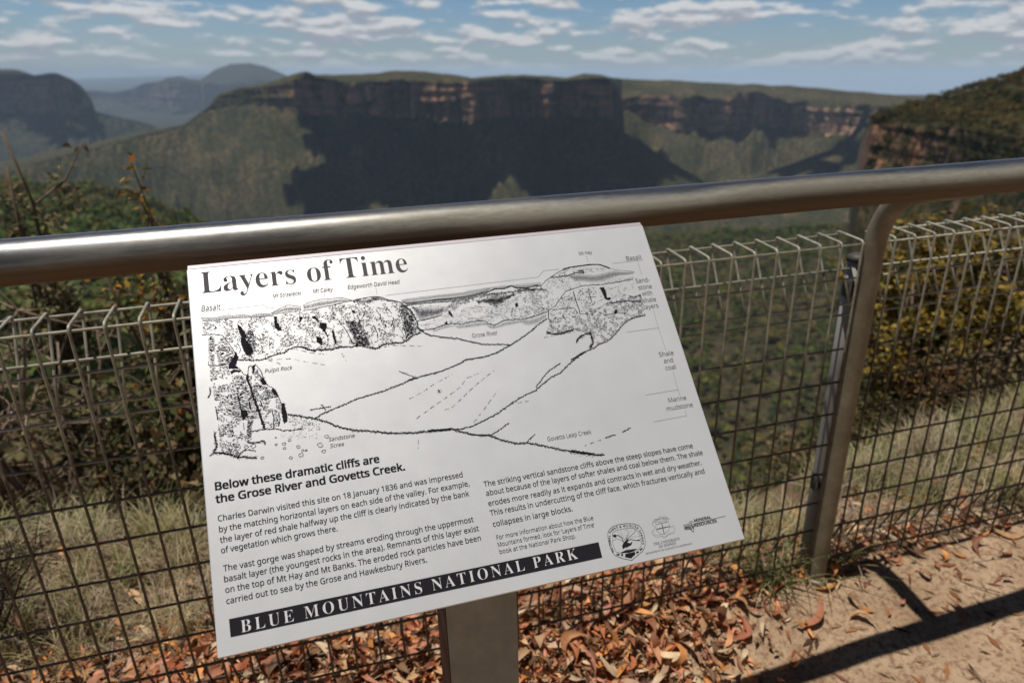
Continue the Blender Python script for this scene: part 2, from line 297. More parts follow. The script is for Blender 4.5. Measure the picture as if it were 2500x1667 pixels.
# near side of the valley: forested slopes that fall from the lookout
NA = np.array([-60, -30, -20, -14, -8, 4, 18, 26, 34, 42, 50, 62, 80.0])
ND = np.array([5, 12, 40, 120, 300, 500, 750, 900, 1100, 1300, 1700.0])
NZ = np.array([[-2.2, -5, -18, -48, -80, -95, -105, -112, -180, -300, -520],
 [-2.2, -5, -18, -48, -80, -95, -103, -108, -180, -320, -560], [-2.2, -5, -18, -50, -84, -100, -112, -121, -190, -330, -580],
 [-2.2, -5, -19, -56, -92, -112, -130, -143, -220, -360, -600], [-2.2, -5.5, -22, -66, -110, -140, -170, -190, -280, -400, -620],
 [-2.4, -7, -40, -130, -230, -300, -350, -370, -420, -480, -640], [-2.4, -8, -60, -170, -270, -320, -340, -345, -350, -420, -640],
 [-2.4, -9, -70, -190, -285, -300, -295, -285, -280, -330, -600], [-2.4, -9, -70, -190, -284, -296, -286, -272, -262, -320, -560],
 [-2.4, -9, -66, -180, -275, -285, -262, -250, -240, -300, -520], [-2.4, -8, -55, -150, -230, -235, -220, -215, -215, -260, -480],
 [-2.2, -6, -35, -90, -130, -140, -140, -140, -150, -200, -400], [-2.0, -4, -18, -40, -50, -60, -70, -80, -90, -150, -300]])
def near_z(az, d):
    az = np.asarray(az, float); d = np.asarray(d, float); ld = np.log(d); LD = np.log(ND)
    ia = np.clip(np.searchsorted(NA, az) - 1, 0, len(NA) - 2); id_ = np.clip(np.searchsorted(LD, ld) - 1, 0, len(LD) - 2)
    fa = np.clip((az - NA[ia]) / (NA[ia + 1] - NA[ia]), 0, 1); fd = np.clip((ld - LD[id_]) / (LD[id_ + 1] - LD[id_]), 0, 1)
    z = (NZ[ia, id_] * (1 - fa) + NZ[ia + 1, id_] * fa) * (1 - fd) + (NZ[ia, id_ + 1] * (1 - fa) + NZ[ia + 1, id_ + 1] * fa) * fd
    x, y = polar(az, d)
    return z + np.minimum(d * 0.02, 9) * fbm(x / 70, y / 70, 0, 4)
az = np.arange(-60, 80.01, 0.5); dd = np.geomspace(5, 1700, 130); DD, AZ = np.meshgrid(dd, az, indexing='ij'); X, Y = polar(AZ, DD); Z = near_z(AZ, DD)
ncol = len(az); i, j = np.meshgrid(np.arange(len(dd) - 1), np.arange(ncol - 1), indexing='ij'); a = i * ncol + j
F = np.stack([a, a + 1, a + ncol + 1, a + ncol], -1).reshape(-1, 4)
tag(link('hillside_terrain', mesh_np('hillside_terrain', np.stack([X, Y, Z], -1).reshape(-1, 3), F, M_valley, True, attr={'rock': np.zeros(X.size)})), kind='structure')

# ---------------------------------------------------------------- forest (one mass)
M_leaf, nt, b = material('foliage', 0.75, 0, 0.15)
ca = attr_col(nt); lk(nt, ca.outputs['Color'], b.inputs['Base Color'])
tr = node(nt, 'ShaderNodeBsdfTranslucent'); lk(nt, ca.outputs['Color'], tr.inputs[0]); mx = node(nt, 'ShaderNodeMixShader'); mx.inputs[0].default_value = 0.25
lk(nt, b.outputs[0], mx.inputs[1]); lk(nt, tr.outputs[0], mx.inputs[2]); lk(nt, mx.outputs[0], nt.nodes['Material Output'].inputs[0])
def leaf_quads(P, size, up=0.3, aspect=0.5):
    """rhombic leaf faces at points P (n,3) with random directions"""
    n = len(P); d = rng.normal(size=(n, 3)); d[:, 2] = d[:, 2] * 0.6 - up * 0.0; d /= np.linalg.norm(d, axis=1)[:, None]
    e = rng.normal(size=(n, 3)) + np.array((0, 0, up)); e -= d * (e * d).sum(1)[:, None]; e /= np.linalg.norm(e, axis=1)[:, None]; w = np.cross(d, e)
    s = np.broadcast_to(np.asarray(size, float), (n,))[:, None]
    return np.stack([P, P + d * s * .5 + w * s * aspect * .5, P + d * s, P + d * s * .5 - w * s * aspect * .5], 1)
def forest(name, pts, hgt, wid, cols, nleaf, mat, face=1.0):
    """pts (n,3) feet of the trees"""
    n = len(pts); nl = 5
    lob = rng.normal(size=(n, nl, 3)); lob /= np.linalg.norm(lob, axis=2)[..., None]; lob[:, :, 2] = np.abs(lob[:, :, 2]) * 1.0 - 0.25
    lc = pts[:, None, :] + np.array((0, 0, 1.0)) * (hgt * 0.62)[:, None, None] + lob * np.stack([wid * .30, wid * .30, hgt * .22], 1)[:, None, :]
    lr = wid[:, None] * rng.uniform(.22, .38, (n, nl))
    k = rng.integers(0, nl, (n, nleaf)); dirs = rng.normal(size=(n, nleaf, 3)); dirs /= np.linalg.norm(dirs, axis=2)[..., None]; dirs[:, :, 2] = np.where(dirs[:, :, 2] < -.2, -dirs[:, :, 2], dirs[:, :, 2])
    ii = np.arange(n)[:, None]; P = lc[ii, k] + dirs * (lr[ii, k] * rng.uniform(.75, 1.05, (n, nleaf)))[..., None]
    # faces lie roughly on the lobes, so they shade as a crown
    nrm = dirs + rng.normal(size=dirs.shape) * .45; nrm /= np.linalg.norm(nrm, axis=2)[..., None]
    t1 = np.cross(nrm, rng.normal(size=dirs.shape)); t1 /= np.linalg.norm(t1, axis=2)[..., None]; t2 = np.cross(nrm, t1)
    s = (face * wid[:, None] * rng.uniform(.10, .2, (n, nleaf)))[..., None]
    Q = np.stack([P - t1 * s, P - t2 * s * .7, P + t1 * s, P + t2 * s * .7], 2).reshape(-1, 3)
    col = np.repeat((cols[:, None, :] * rng.uniform(.65, 1.35, (n, nleaf))[..., None]).reshape(-1, 3), 4, 0)
    F = np.arange(len(Q)).reshape(-1, 4)
    return tag(link(name, mesh_np(name, Q, F, mat, False, col)), kind='stuff')
PAL = np.array([(.055, .075, .022), (.085, .095, .028), (.040, .055, .022), (.10, .085, .035), (.075, .065, .035), (.095, .10, .035), (.035, .045, .022)])
def scatter(n, a0, a1, d0, d1, dens=1.0):
    az = rng.uniform(a0, a1, n); d = np.sqrt(rng.uniform(d0 ** 2, d1 ** 2, n)); x, y = polar(az, d); return np.stack([x, y, near_z(az, d) - 1.0], 1), d
p1, d1_ = scatter(6200, 21, 54, 330, 1230); p2_, d2_ = scatter(3600, -27, -4, 90, 980)
p3_, d3_ = scatter(2400, -5, 22, 110, 1150); P = np.concatenate([p1, p2_, p3_]); n = len(P); warm = np.where(np.arange(n) < len(p1), 2.0, 1.9)[:, None] * np.array((1.0, 1.0, .85)); big = fbm(P[:, 0] / 60, P[:, 1] / 60, 0, 3)
ci = np.clip(((big + 0.5) * 4 + rng.normal(size=n) * 1.2).astype(int) % 7, 0, 6)
hg = np.where(np.arange(n) < len(p1), rng.uniform(6, 14, n), rng.uniform(9, 18, n)); forest('forest', P, hg, hg * rng.uniform(.55, .85, n), PAL[ci] * warm * rng.uniform(.6, 1.2, (n, 1)), 84, M_leaf, .8)
# bush on top of the headland
n = 1400; k = rng.integers(0, head['D'].shape[1], n); q = rng.uniform(0, 1, n); r0 = q * 8; r1 = np.floor(r0).astype(int) + 1; fr = r0 - np.floor(r0); r2 = np.minimum(r1 + 1, 9)
dH = head['D'][r1, k] * (1 - fr) + head['D'][r2, k] * fr; zH = head['Z'][r1, k] * (1 - fr) + head['Z'][r2, k] * fr; x, y = polar(head['az'][k], dH)
ok = head['az'][k] > 41.9; P = np.stack([x, y, zH - .6], 1)[ok]; n = len(P); hg = rng.uniform(3, 7, n)
n2_ = 200; k = rng.integers(0, head['D'].shape[1], n2_); r = rng.integers(12, 60, n2_); x, y = polar(head['az'][k], head['D'][r, k]); P2 = np.stack([x, y, head['Z'][r, k] - .8], 1)[head['az'][k] > 42.0]
P = np.concatenate([P, P2]); n = len(P); hg = np.concatenate([hg, rng.uniform(2, 6, len(P2))])
forest('headland_shrubbery', P, hg, hg * rng.uniform(.7, 1.1, n), PAL[rng.integers(0, 7, n)] * np.array((1.35, 1.05, .8)) * rng.uniform(.5, 1.3, (n, 1)), 80, M_leaf, .65)

# ---------------------------------------------------------------- the clouds overhead whose shadows lie on the valley
M_cloud, nt, b = material('cloud_white', 1.0, 0, 0.0); b.inputs['Base Color'].default_value = (.9, .9, .92, 1)
def mesa_point(az, el, mesa=mesa):
    """where a direction meets the mesa's face"""
    c = int(np.clip(np.searchsorted(mesa['az'], az), 0, len(mesa['az']) - 1)); D = mesa['D'][:, c]; Z = mesa['Z'][:, c]
    o = np.argsort(D); e = np.maximum.accumulate(np.degrees(np.arctan2(Z - CAM[2], D))[o]); k = o[min(np.searchsorted(e, el), len(o) - 1)]; x, y = polar(az, D[k]); return np.array((x, y, Z[k]))
def cloud(name, pts, alt, thick, cell=18.0):
    S = np.array(TO_SUN); Q = np.array([p + S * (alt - p[2]) / S[2] for p in pts])[:, :2]
    x0, y0 = Q.min(0) - 90; x1, y1 = Q.max(0) + 90
    gx, gy = np.meshgrid(np.arange(x0, x1, cell), np.arange(y0, y1, cell), indexing='ij')
    A = Q; B = np.roll(Q, -1, 0); ins = np.zeros(gx.shape, bool); dist = np.full(gx.shape, 1e9)
    for (ax, ay), (bx, by) in zip(A, B):
        c = ((ay > gy) != (by > gy)) & (gx < (bx - ax) * (gy - ay) / (by - ay + 1e-9) + ax); ins ^= c
        t = np.clip(((gx - ax) * (bx - ax) + (gy - ay) * (by - ay)) / ((bx - ax) ** 2 + (by - ay) ** 2 + 1e-9), 0, 1)
        dist = np.minimum(dist, np.hypot(gx - ax - t * (bx - ax), gy - ay - t * (by - ay)))
    sd = np.where(ins, dist, -dist) + 80 * fbm(gx / 190, gy / 190, alt / 100, 6, .62)
    sd = sd - 620 * np.clip(fbm(gx / 230, gy / 230, alt / 77, 3) - .55, 0, 1)   # gaps where the sun comes through
    h = np.sqrt(np.clip(sd, 0, 260) / 260) * thick
    top = alt + h * (0.75 + 0.35 * fbm(gx / 140, gy / 140, 3.3, 4)); bot = alt - 0.18 * h * (1 + .5 * fbm(gx / 90, gy / 90, 8.8, 3)); m = sd > 0
    nx, ny = gx.shape; i, j = np.meshgrid(np.arange(nx - 1), np.arange(ny - 1), indexing='ij')
    keep = m[:-1, :-1] | m[1:, :-1] | m[:-1, 1:] | m[1:, 1:]; i, j = i[keep], j[keep]; a = i * ny + j; N = nx * ny
    F = np.concatenate([np.stack([a, a + ny, a + ny + 1, a + 1], 1), np.stack([N + a, N + a + 1, N + a + ny + 1, N + a + ny], 1)])
    V = np.concatenate([np.stack([gx, gy, np.where(m, top, alt)], -1).reshape(-1, 3), np.stack([gx, gy, np.where(m, bot, alt - .2)], -1).reshape(-1, 3)])
    me = mesh_np(name, V, F, M_cloud, True); return tag(link(name, me), kind='structure')
for poly, alt, th in (([(.9, -2.3), (-.18, -3.86), (-.79, -5.97), (-.33, -8.1), (-2.01, -8.41), (-1.4, -9.18), (-.76, -10.55), (0, -12.3), (9, -13.6), (16, -13), (23, -12.5), (30, -11.5), (31.5, -9.6), (28, -8.3), (25.5, -6.5), (23.6, -5.2), (23.2, -2.9), (21.4, -2.6), (16.4, -2.4), (9.6, -2.6)], 1150.0, 260.0),
                      ([(35.5, -8.79), (37.83, -7.78), (40.04, -6.65), (41.9, -5.86), (44.3, -5.66), (44.9, -9.15), (39.6, -9.75)], 1250.0, 160.0),
                      ([(24.4, -3.9), (26.4, -3.5), (29.6, -3.7), (31.6, -3.9), (32.8, -3.5), (34, -3.5), (35.9, -4.3), (36.8, -4.6), (35.5, -5.9), (33, -6.2), (31.1, -6.1), (28.5, -5.8), (26.1, -5.3), (24.4, -4.4)], 1350.0, 120.0)):
    cloud('cloud', [mesa_point(*q) for q in poly], alt, th)
cloud('cloud', [mesa_point(*q, farm) for q in ((-30, -.3), (-22, -.3), (-18.5, -.4), (-17, -.7), (-15.6, -1.0), (-14.6, -2.2), (-14.4, -3.3), (-16, -3.6), (-20, -3.7), (-25, -3.5))], 1500.0, 240.0, 40.0)
cloud('cloud', [mesa_point(*q, farm) for q in ((-17.6, -4.4), (-15.5, -4.0), (-13.8, -4.4), (-14.2, -5.1), (-16.5, -5.0))], 1600.0, 120.0, 30.0)


# ---------------------------------------------------------------- ground of the lookout
def edge_y(x): return np.interp(x, [-6, -2.5, -.6, -.2, .2, 1.0, 1.45, 1.75, 1.9, 2.4, 2.9, 3.6, 5, 9], [1.5, 1.1, .86, .80, .80, .58, .36, .24, .26, .46, .56, .72, .95, 1.6])
def ground_z(x, y):
    x = np.asarray(x, float); y = np.asarray(y, float); e = edge_y(x); o = np.clip(y - e, 0, None)
    z = -0.75 * o - 0.55 * np.clip(o - .5, 0, None)
    z = z + .012 * fbm(x * 2.2, y * 2.2, 1.0, 4) + .035 * np.exp(-((y - .02) / .16) ** 2) * np.clip((x - 1.9) / .6, 0, 1)
    z = z + np.interp(x, [-1, 0, 1.3, 2.2, 3.5, 6], [-.13, -.12, -.072, -.012, .05, .12]) * np.clip((-.01 - y) / .14, 0, 1)
    z = z - .03 * np.exp(-((x - 1.3) ** 2 + (y - .35) ** 2) / .12) + .05 * fbm(x * 1.3, y * 1.3, 4.0, 3) * np.clip(y / .5, 0, 1)
    return z
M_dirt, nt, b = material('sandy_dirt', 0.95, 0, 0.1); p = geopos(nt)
n1 = noise(nt, p, 5, 5, 0.6); n2 = noise(nt, p, 60, 5, 0.7); n3 = noise(nt, scaled(nt, p, (26, 60, 40)), 1.0, 4, 0.6, 0.6)
c = mixc(nt, mapr(nt, n1, 0.35, 0.65), (0.375, 0.255, 0.16), (0.50, 0.36, 0.235)); c = mixc(nt, mapr(nt, n2, 0.46, 0.64, 0, .8), c, (0.20, 0.12, 0.075)); c = mixc(nt, mapr(nt, n3, 0.58, 0.68, 0, .55), c, (0.26, 0.125, 0.075))
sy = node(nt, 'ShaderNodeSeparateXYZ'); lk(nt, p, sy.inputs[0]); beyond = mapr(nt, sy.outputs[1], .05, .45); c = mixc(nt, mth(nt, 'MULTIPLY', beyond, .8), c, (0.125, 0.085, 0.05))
lk(nt, c, b.inputs['Base Color']); bump(nt, b, mth(nt, 'ADD', n2, mth(nt, 'MULTIPLY', n3, .6)), 1.0, 0.012)
gx = np.concatenate([np.linspace(-9, -1.2, 40), np.linspace(-1.15, 4.2, 260), np.linspace(4.3, 12, 40)]); gy = np.concatenate([np.linspace(-8, -1.0, 24), np.linspace(-.95, 1.6, 150), np.linspace(1.7, 7.5, 50)])
GX, GY = np.meshgrid(gx, gy, indexing='ij'); GZ = ground_z(GX, GY); n2 = len(gy)
i, j = np.meshgrid(np.arange(len(gx) - 1), np.arange(n2 - 1), indexing='ij'); a = i * n2 + j
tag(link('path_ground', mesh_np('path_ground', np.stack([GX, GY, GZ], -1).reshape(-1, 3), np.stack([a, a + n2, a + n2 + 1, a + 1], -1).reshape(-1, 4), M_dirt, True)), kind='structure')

# ---------------------------------------------------------------- dry leaves, bark chips
M_litter, nt, b = material('dry_leaf', 0.55, 0, 0.3); ca = attr_col(nt)
nz = noise(nt, objco(nt), 60, 4, .6); bf = node(nt, 'ShaderNodeNewGeometry')
lk(nt, mixc(nt, mapr(nt, nz, .35, .7, 0, .45), ca.outputs['Color'], mixc(nt, .5, ca.outputs['Color'], (.06, .03, .02))), b.inputs['Base Color'])
tr = node(nt, 'ShaderNodeBsdfTranslucent'); lk(nt, ca.outputs['Color'], tr.inputs[0]); mx = node(nt, 'ShaderNodeMixShader'); mx.inputs[0].default_value = .2
lk(nt, b.outputs[0], mx.inputs[1]); lk(nt, tr.outputs[0], mx.inputs[2]); lk(nt, mx.outputs[0], nt.nodes['Material Output'].inputs[0])
LP = np.array([(.42, .165, .075), (.46, .22, .11), (.32, .105, .05), (.52, .33, .19), (.24, .095, .05), (.54, .24, .08), (.40, .27, .19), (.44, .19, .125), (.13, .07, .04), (.52, .40, .27), (.33, .20, .11), (.24, .14, .08)])
def leaf_shape(L, W, curl, bend, twist, fold, ns=7):
    s = np.linspace(0, 1, ns); w = W * .5 * np.sin(np.pi * s ** .8) ** .9 + .0006; th = curl * (s - .5)
    x = np.cumsum(np.cos(th)) * L / ns; z = np.cumsum(np.sin(th)) * L / ns; y = bend * L * (s - .5) ** 2; tw = twist * (s - .5)
    V = np.zeros((ns, 3, 3))
    for k, sd in enumerate((-1, 0, 1)):
        V[:, k, 0] = x; V[:, k, 1] = y + sd * w * np.cos(tw); V[:, k, 2] = z + sd * w * np.sin(tw) + (fold * w if sd else 0)
    V = V.reshape(-1, 3); V -= V.mean(0)
    F = [(3 * k + c, 3 * k + 3 + c, 3 * k + 4 + c, 3 * k + 1 + c) for k in range(ns - 1) for c in (0, 1)]
    return V, np.array(F)
def euler(a, b, c): return np.array(Matrix.Rotation(c, 3, 'Z') @ Matrix.Rotation(b, 3, 'Y') @ Matrix.Rotation(a, 3, 'X'))
litter = MB()
def drop_leaf(mb, x, y, L, W, h=0.0, tilt=.35, col=None):
    V, F = leaf_shape(L, W, rng.normal() * 1.5, rng.normal() * .8, rng.normal() * 1.4, rng.uniform(-.1, .8), 6)
    V = V @ euler(rng.normal() * tilt, rng.normal() * tilt, rng.uniform(0, 6.28)).T
    lo = V[:, 2].min(); V += (x, y, float(ground_z(x, y)) + h - lo * .8 + .001)
    mb.add(V, F, LP[rng.integers(0, len(LP))] * rng.uniform(.9, 1.6) * np.array((1.08, 1.06, 1.0)) if col is None else col)
def in_heap(x, y):
    """where leaves gather: along the foot of the fence"""
    return np.exp(-((y - float(np.interp(x, (1.15, 1.75), (.05, .16))) - .08 * math.sin(x * 2.1)) / float(np.interp(x, (1.1, 1.75), (.27, .16)))) ** 2) * np.interp(x, [-.6, .1, .5, 1.35, 1.62, 2.2, 3.5], [.2, .6, 1, 1, .25, .12, .10])
k = 0
while k < 9800:
    x, y = rng.uniform(-.5, 3.4), rng.uniform(-.42, .75); hp = in_heap(x, y) * float(np.interp(x + .5 * min(y, 0), (1.15, 1.6), (1.0, .12 if y < -.02 else .8)))
    if rng.uniform() < hp and y < edge_y(x) + .15:
        L = rng.uniform(.03, .115) * (1.0 if rng.uniform() < .5 else .6); drop_leaf(litter, x, y, L, L * rng.uniform(.10, .24), rng.uniform(0, .045) * hp, .34 if rng.uniform() < .8 else .8); k += 1
for k in range(5200):   # broken bits between the leaves of the heap
    x, y = rng.uniform(-.5, 2.6), rng.uniform(-.2, .55)
    if rng.uniform() > in_heap(x, y): continue
    L = rng.uniform(.012, .035); drop_leaf(litter, x, y, L, L * rng.uniform(.15, .5), rng.uniform(0, .02), .5, LP[rng.integers(0, len(LP))] * rng.uniform(.6, 1.2))
for k in range(520):    # twigs
    x, y = rng.uniform(-.5, 3.0), rng.uniform(-.35, .6)
    if rng.uniform() > in_heap(x, y) + .06: continue
    L = rng.uniform(.04, .16); a = rng.uniform(0, 3.14); z = float(ground_z(x, y)) + rng.uniform(.004, .05); q = np.array([(0, 0, 0), (math.cos(a) * L * .5, math.sin(a) * L * .5, rng.normal() * .008), (math.cos(a) * L, math.sin(a) * L, rng.normal() * .012)]) + (x, y, z); q[1] += rng.normal(size=3) * .006
    litter.tube(q, np.array((1, .8, .4)) * rng.uniform(.0012, .0026), 5, True, np.array((.26, .17, .11)) * rng.uniform(.5, 1.6))
for k in range(36):
    x, y = rng.uniform(1.0, 3.6), rng.uniform(-.9, .1); L = rng.uniform(.015, .06); drop_leaf(litter, x, y, L, L * rng.uniform(.12, .3), 0, .18, LP[rng.integers(0, 9)] * rng.uniform(.55, 1.0))
for k in range(1700):   # bits of bark and stick trodden into the path
    x, y = rng.uniform(.6, 3.8), rng.uniform(-.95, .2); L = rng.uniform(.006, .03); z = float(ground_z(x, y)) + .002; a = rng.uniform(0, 3.14); c, s = math.cos(a), math.sin(a); w = L * rng.uniform(.1, .3)
    litter.add([(x - c * L, y - s * L, z), (x + s * w, y - c * w, z + .0015), (x + c * L, y + s * L, z + rng.uniform(0, .004)), (x - s * w, y + c * w, z + .0015)], np.array([(0, 1, 2, 3)]), LP[rng.integers(0, len(LP))] * rng.uniform(.35, .9))
tag(litter.build('leaf_litter', M_litter, col=True), kind='stuff')
# the largest single leaves on the bare path
big = [(1.615, -.10, .15, .026, .55, (.50, .20, .11), 'long reddish leaf curled like a hook on bare dirt below the grass tuft'),
       (1.70, -.035, .10, .022, .1, (.66, .33, .12), 'bright orange leaf lying at the foot of the handrail post'),
       (2.33, -.03, .13, .024, -.5, (.60, .36, .18), 'tan leaf lying across the edge of the fence shadow right of the post'),
       (2.27, -.075, .10, .018, .3, (.50, .26, .15), 'narrow brown leaf pointing to the fence shadow on the right'),
       (1.98, -.20, .13, .02, 1.2, (.42, .18, .11), 'thin dark red leaf beside the crossing of the two shadows'),
       (1.22, -.10, .17, .030, 1.4, (.60, .28, .17), 'long pinkish leaf standing on edge at the end of the rail shadow'),
       (1.12, .02, .15, .036, .4, (.44, .18, .08), 'broad rust brown leaf on top of the heap near the sign post'),
       (1.19, .03, .13, .032, .9, (.68, .34, .12), 'broad golden orange leaf on top of the heap near the sign post')]
for (x, y, L, W, rz, colr, lab) in big:
    mb = MB(); L *= .85; W *= .8; colr = tuple(c * .85 for c in colr); V, F = leaf_shape(L, W, rng.uniform(.3, 1.1), .8, rng.normal() * .5, .25, 11); V = V @ euler(rng.normal() * .25, rng.normal() * .15, rz).T; g = float(ground_z(x, y)) + (.045 if 'heap' in lab else .003)
    mb.add(V + (x, y, g - V[:, 2].min()), F, colr); o = mb.build('fallen_leaf', M_litter, col=True, off=(x, y, g)); o.location = (x, y, g); tag(o, lab, 'leaf', 'large fallen leaves')

# ---------------------------------------------------------------- grass
M_grass, nt, b = material('grass_blade', 0.6, 0, 0.3); ca = attr_col(nt); lk(nt, ca.outputs['Color'], b.inputs['Base Color'])
tr = node(nt, 'ShaderNodeBsdfTranslucent'); lk(nt, ca.outputs['Color'], tr.inputs[0]); mx = node(nt, 'ShaderNodeMixShader'); mx.inputs[0].default_value = .35
lk(nt, b.outputs[0], mx.inputs[1]); lk(nt, tr.outputs[0], mx.inputs[2]); lk(nt, mx.outputs[0], nt.nodes['Material Output'].inputs[0])
def blades(P, L, W, lean, cols, droop=1.0, ns=6):
    n = len(P); az = rng.uniform(0, 2 * np.pi, n); dx, dy = np.cos(az), np.sin(az); s = np.linspace(0, 1, ns)
    th0 = np.abs(rng.normal(size=n)) * lean; V = np.zeros((n, ns, 2, 3)); cur = P.copy(); dr = rng.uniform(.6, 1.6, n) * droop
    for k in range(ns):
        th = th0 + dr * s[k] ** 1.3 * 1.3; w = (W * (1 - s[k]) ** .6 * .5)
        V[:, k, 0] = cur + np.stack([-dy * w, dx * w, 0 * w], 1); V[:, k, 1] = cur + np.stack([dy * w, -dx * w, 0 * w], 1)
        st = (L / (ns - 1))[:, None]; cur = cur + st * np.stack([np.sin(th) * dx, np.sin(th) * dy, np.cos(th)], 1)
    base = (np.arange(n) * ns * 2)[:, None]; q = np.concatenate([np.array([[2 * k, 2 * k + 1, 2 * k + 3, 2 * k + 2]]) for k in range(ns - 1)])
    return V.reshape(-1, 3), (base[:, :, None] + q[None]).reshape(-1, 4), np.repeat(cols, ns * 2, 0)
GP = np.array([(.52, .44, .27), (.45, .40, .20), (.24, .27, .10), (.60, .52, .36), (.36, .36, .16), (.16, .20, .07), (.47, .36, .25)])
def tufts(n, xr, band, per, L0, L1, greener=0.0):
    P = []; C_ = []; Ls = []
    while len(P) < n:
        x = rng.uniform(*xr); e = float(edge_y(x)); y = rng.uniform(e + band[0], e + band[1])
        if y < .10 or (x > .6 and fbm(x * 2.6, y * 3.4, 6.0, 3) < -.30): continue
        base = GP[rng.choice([0, 1, 3, 6, 1, 4, 2, 4, 0])] if rng.uniform() > greener else GP[rng.choice([2, 4, 5])]; m = rng.integers(per // 2, per)
        for _ in range(m):
            px, py = x + rng.normal() * .022, y + rng.normal() * .022; P.append((px, py, float(ground_z(px, py)) - .005)); C_.append(base * rng.uniform(.7, 1.25)); Ls.append(rng.uniform(L0, L1))
    P = np.array(P); return blades(P, np.array(Ls), np.full(len(P), .0032) * rng.uniform(.6, 1.3, len(P)), .35, np.array(C_))
gm = MB()
for a in (tufts(5200, (-.9, .55), (-.55, .25), 40, .07, .22), tufts(1700, (1.15, 1.8), (-.22, .10), 30, .06, .17, .2), tufts(5200, (1.75, 3.9), (-.55, .30), 40, .05, .18, .3), tufts(1400, (.4, 1.3), (-.1, .25), 30, .10, .25), tufts(500, (2.1, 3.9), (-.25, .05), 36, .14, .26, .35)): gm.add(*a)
for k in range(1100):   # thin grey twigs and straw lying about
    x = rng.uniform(-.8, 3.8); e = float(edge_y(x)); y = rng.uniform(max(.1, e - .6), e + .1); L = rng.uniform(.05, .2); a = rng.uniform(0, 6.28); z = float(ground_z(x, y)) + rng.uniform(.005, .04); w = .0014
    c, s = math.cos(a), math.sin(a); dz = rng.normal() * .02
    gm.add([(x - s * w, y + c * w, z), (x + s * w, y - c * w, z), (x + c * L + s * w, y + s * L - c * w, z + dz), (x + c * L - s * w, y + s * L + c * w, z + dz)], np.array([(0, 1, 2, 3)]), np.array((.40, .33, .27)) * rng.uniform(.5, 1.2))
tag(gm.build('grass', M_grass, col=True), kind='stuff')
def grass_tuft(x, y, n, L0, L1, label):
    P = np.stack([x + rng.normal(size=n) * .03, y + rng.normal(size=n) * .02, np.zeros(n)], 1); P[:, 2] = ground_z(P[:, 0], P[:, 1]) - .004
    cols = GP[rng.choice([2, 5, 4, 1, 0, 5, 2], n)] * rng.uniform(.6, 1.1, (n, 1)); mb = MB(); mb.add(*blades(P, rng.uniform(L0, L1, n), np.full(n, .0035), .7, cols)); z = float(ground_z(x, y))
    o = mb.build('grass_tuft', M_grass, col=True, off=(x, y, z)); o.location = (x, y, z); return tag(o, label, 'grass tuft', 'green grass tufts at the fence foot')
grass_tuft(1.56, .02, 170, .07, .19, 'green grass tuft among dead leaves left of the handrail post')
grass_tuft(2.45, .10, 90, .08, .2, 'dark green grass tuft in the shade of the right fence panel')
grass_tuft(1.72, .01, 34, .12, .25, 'few long grass blades at the foot of the handrail post')

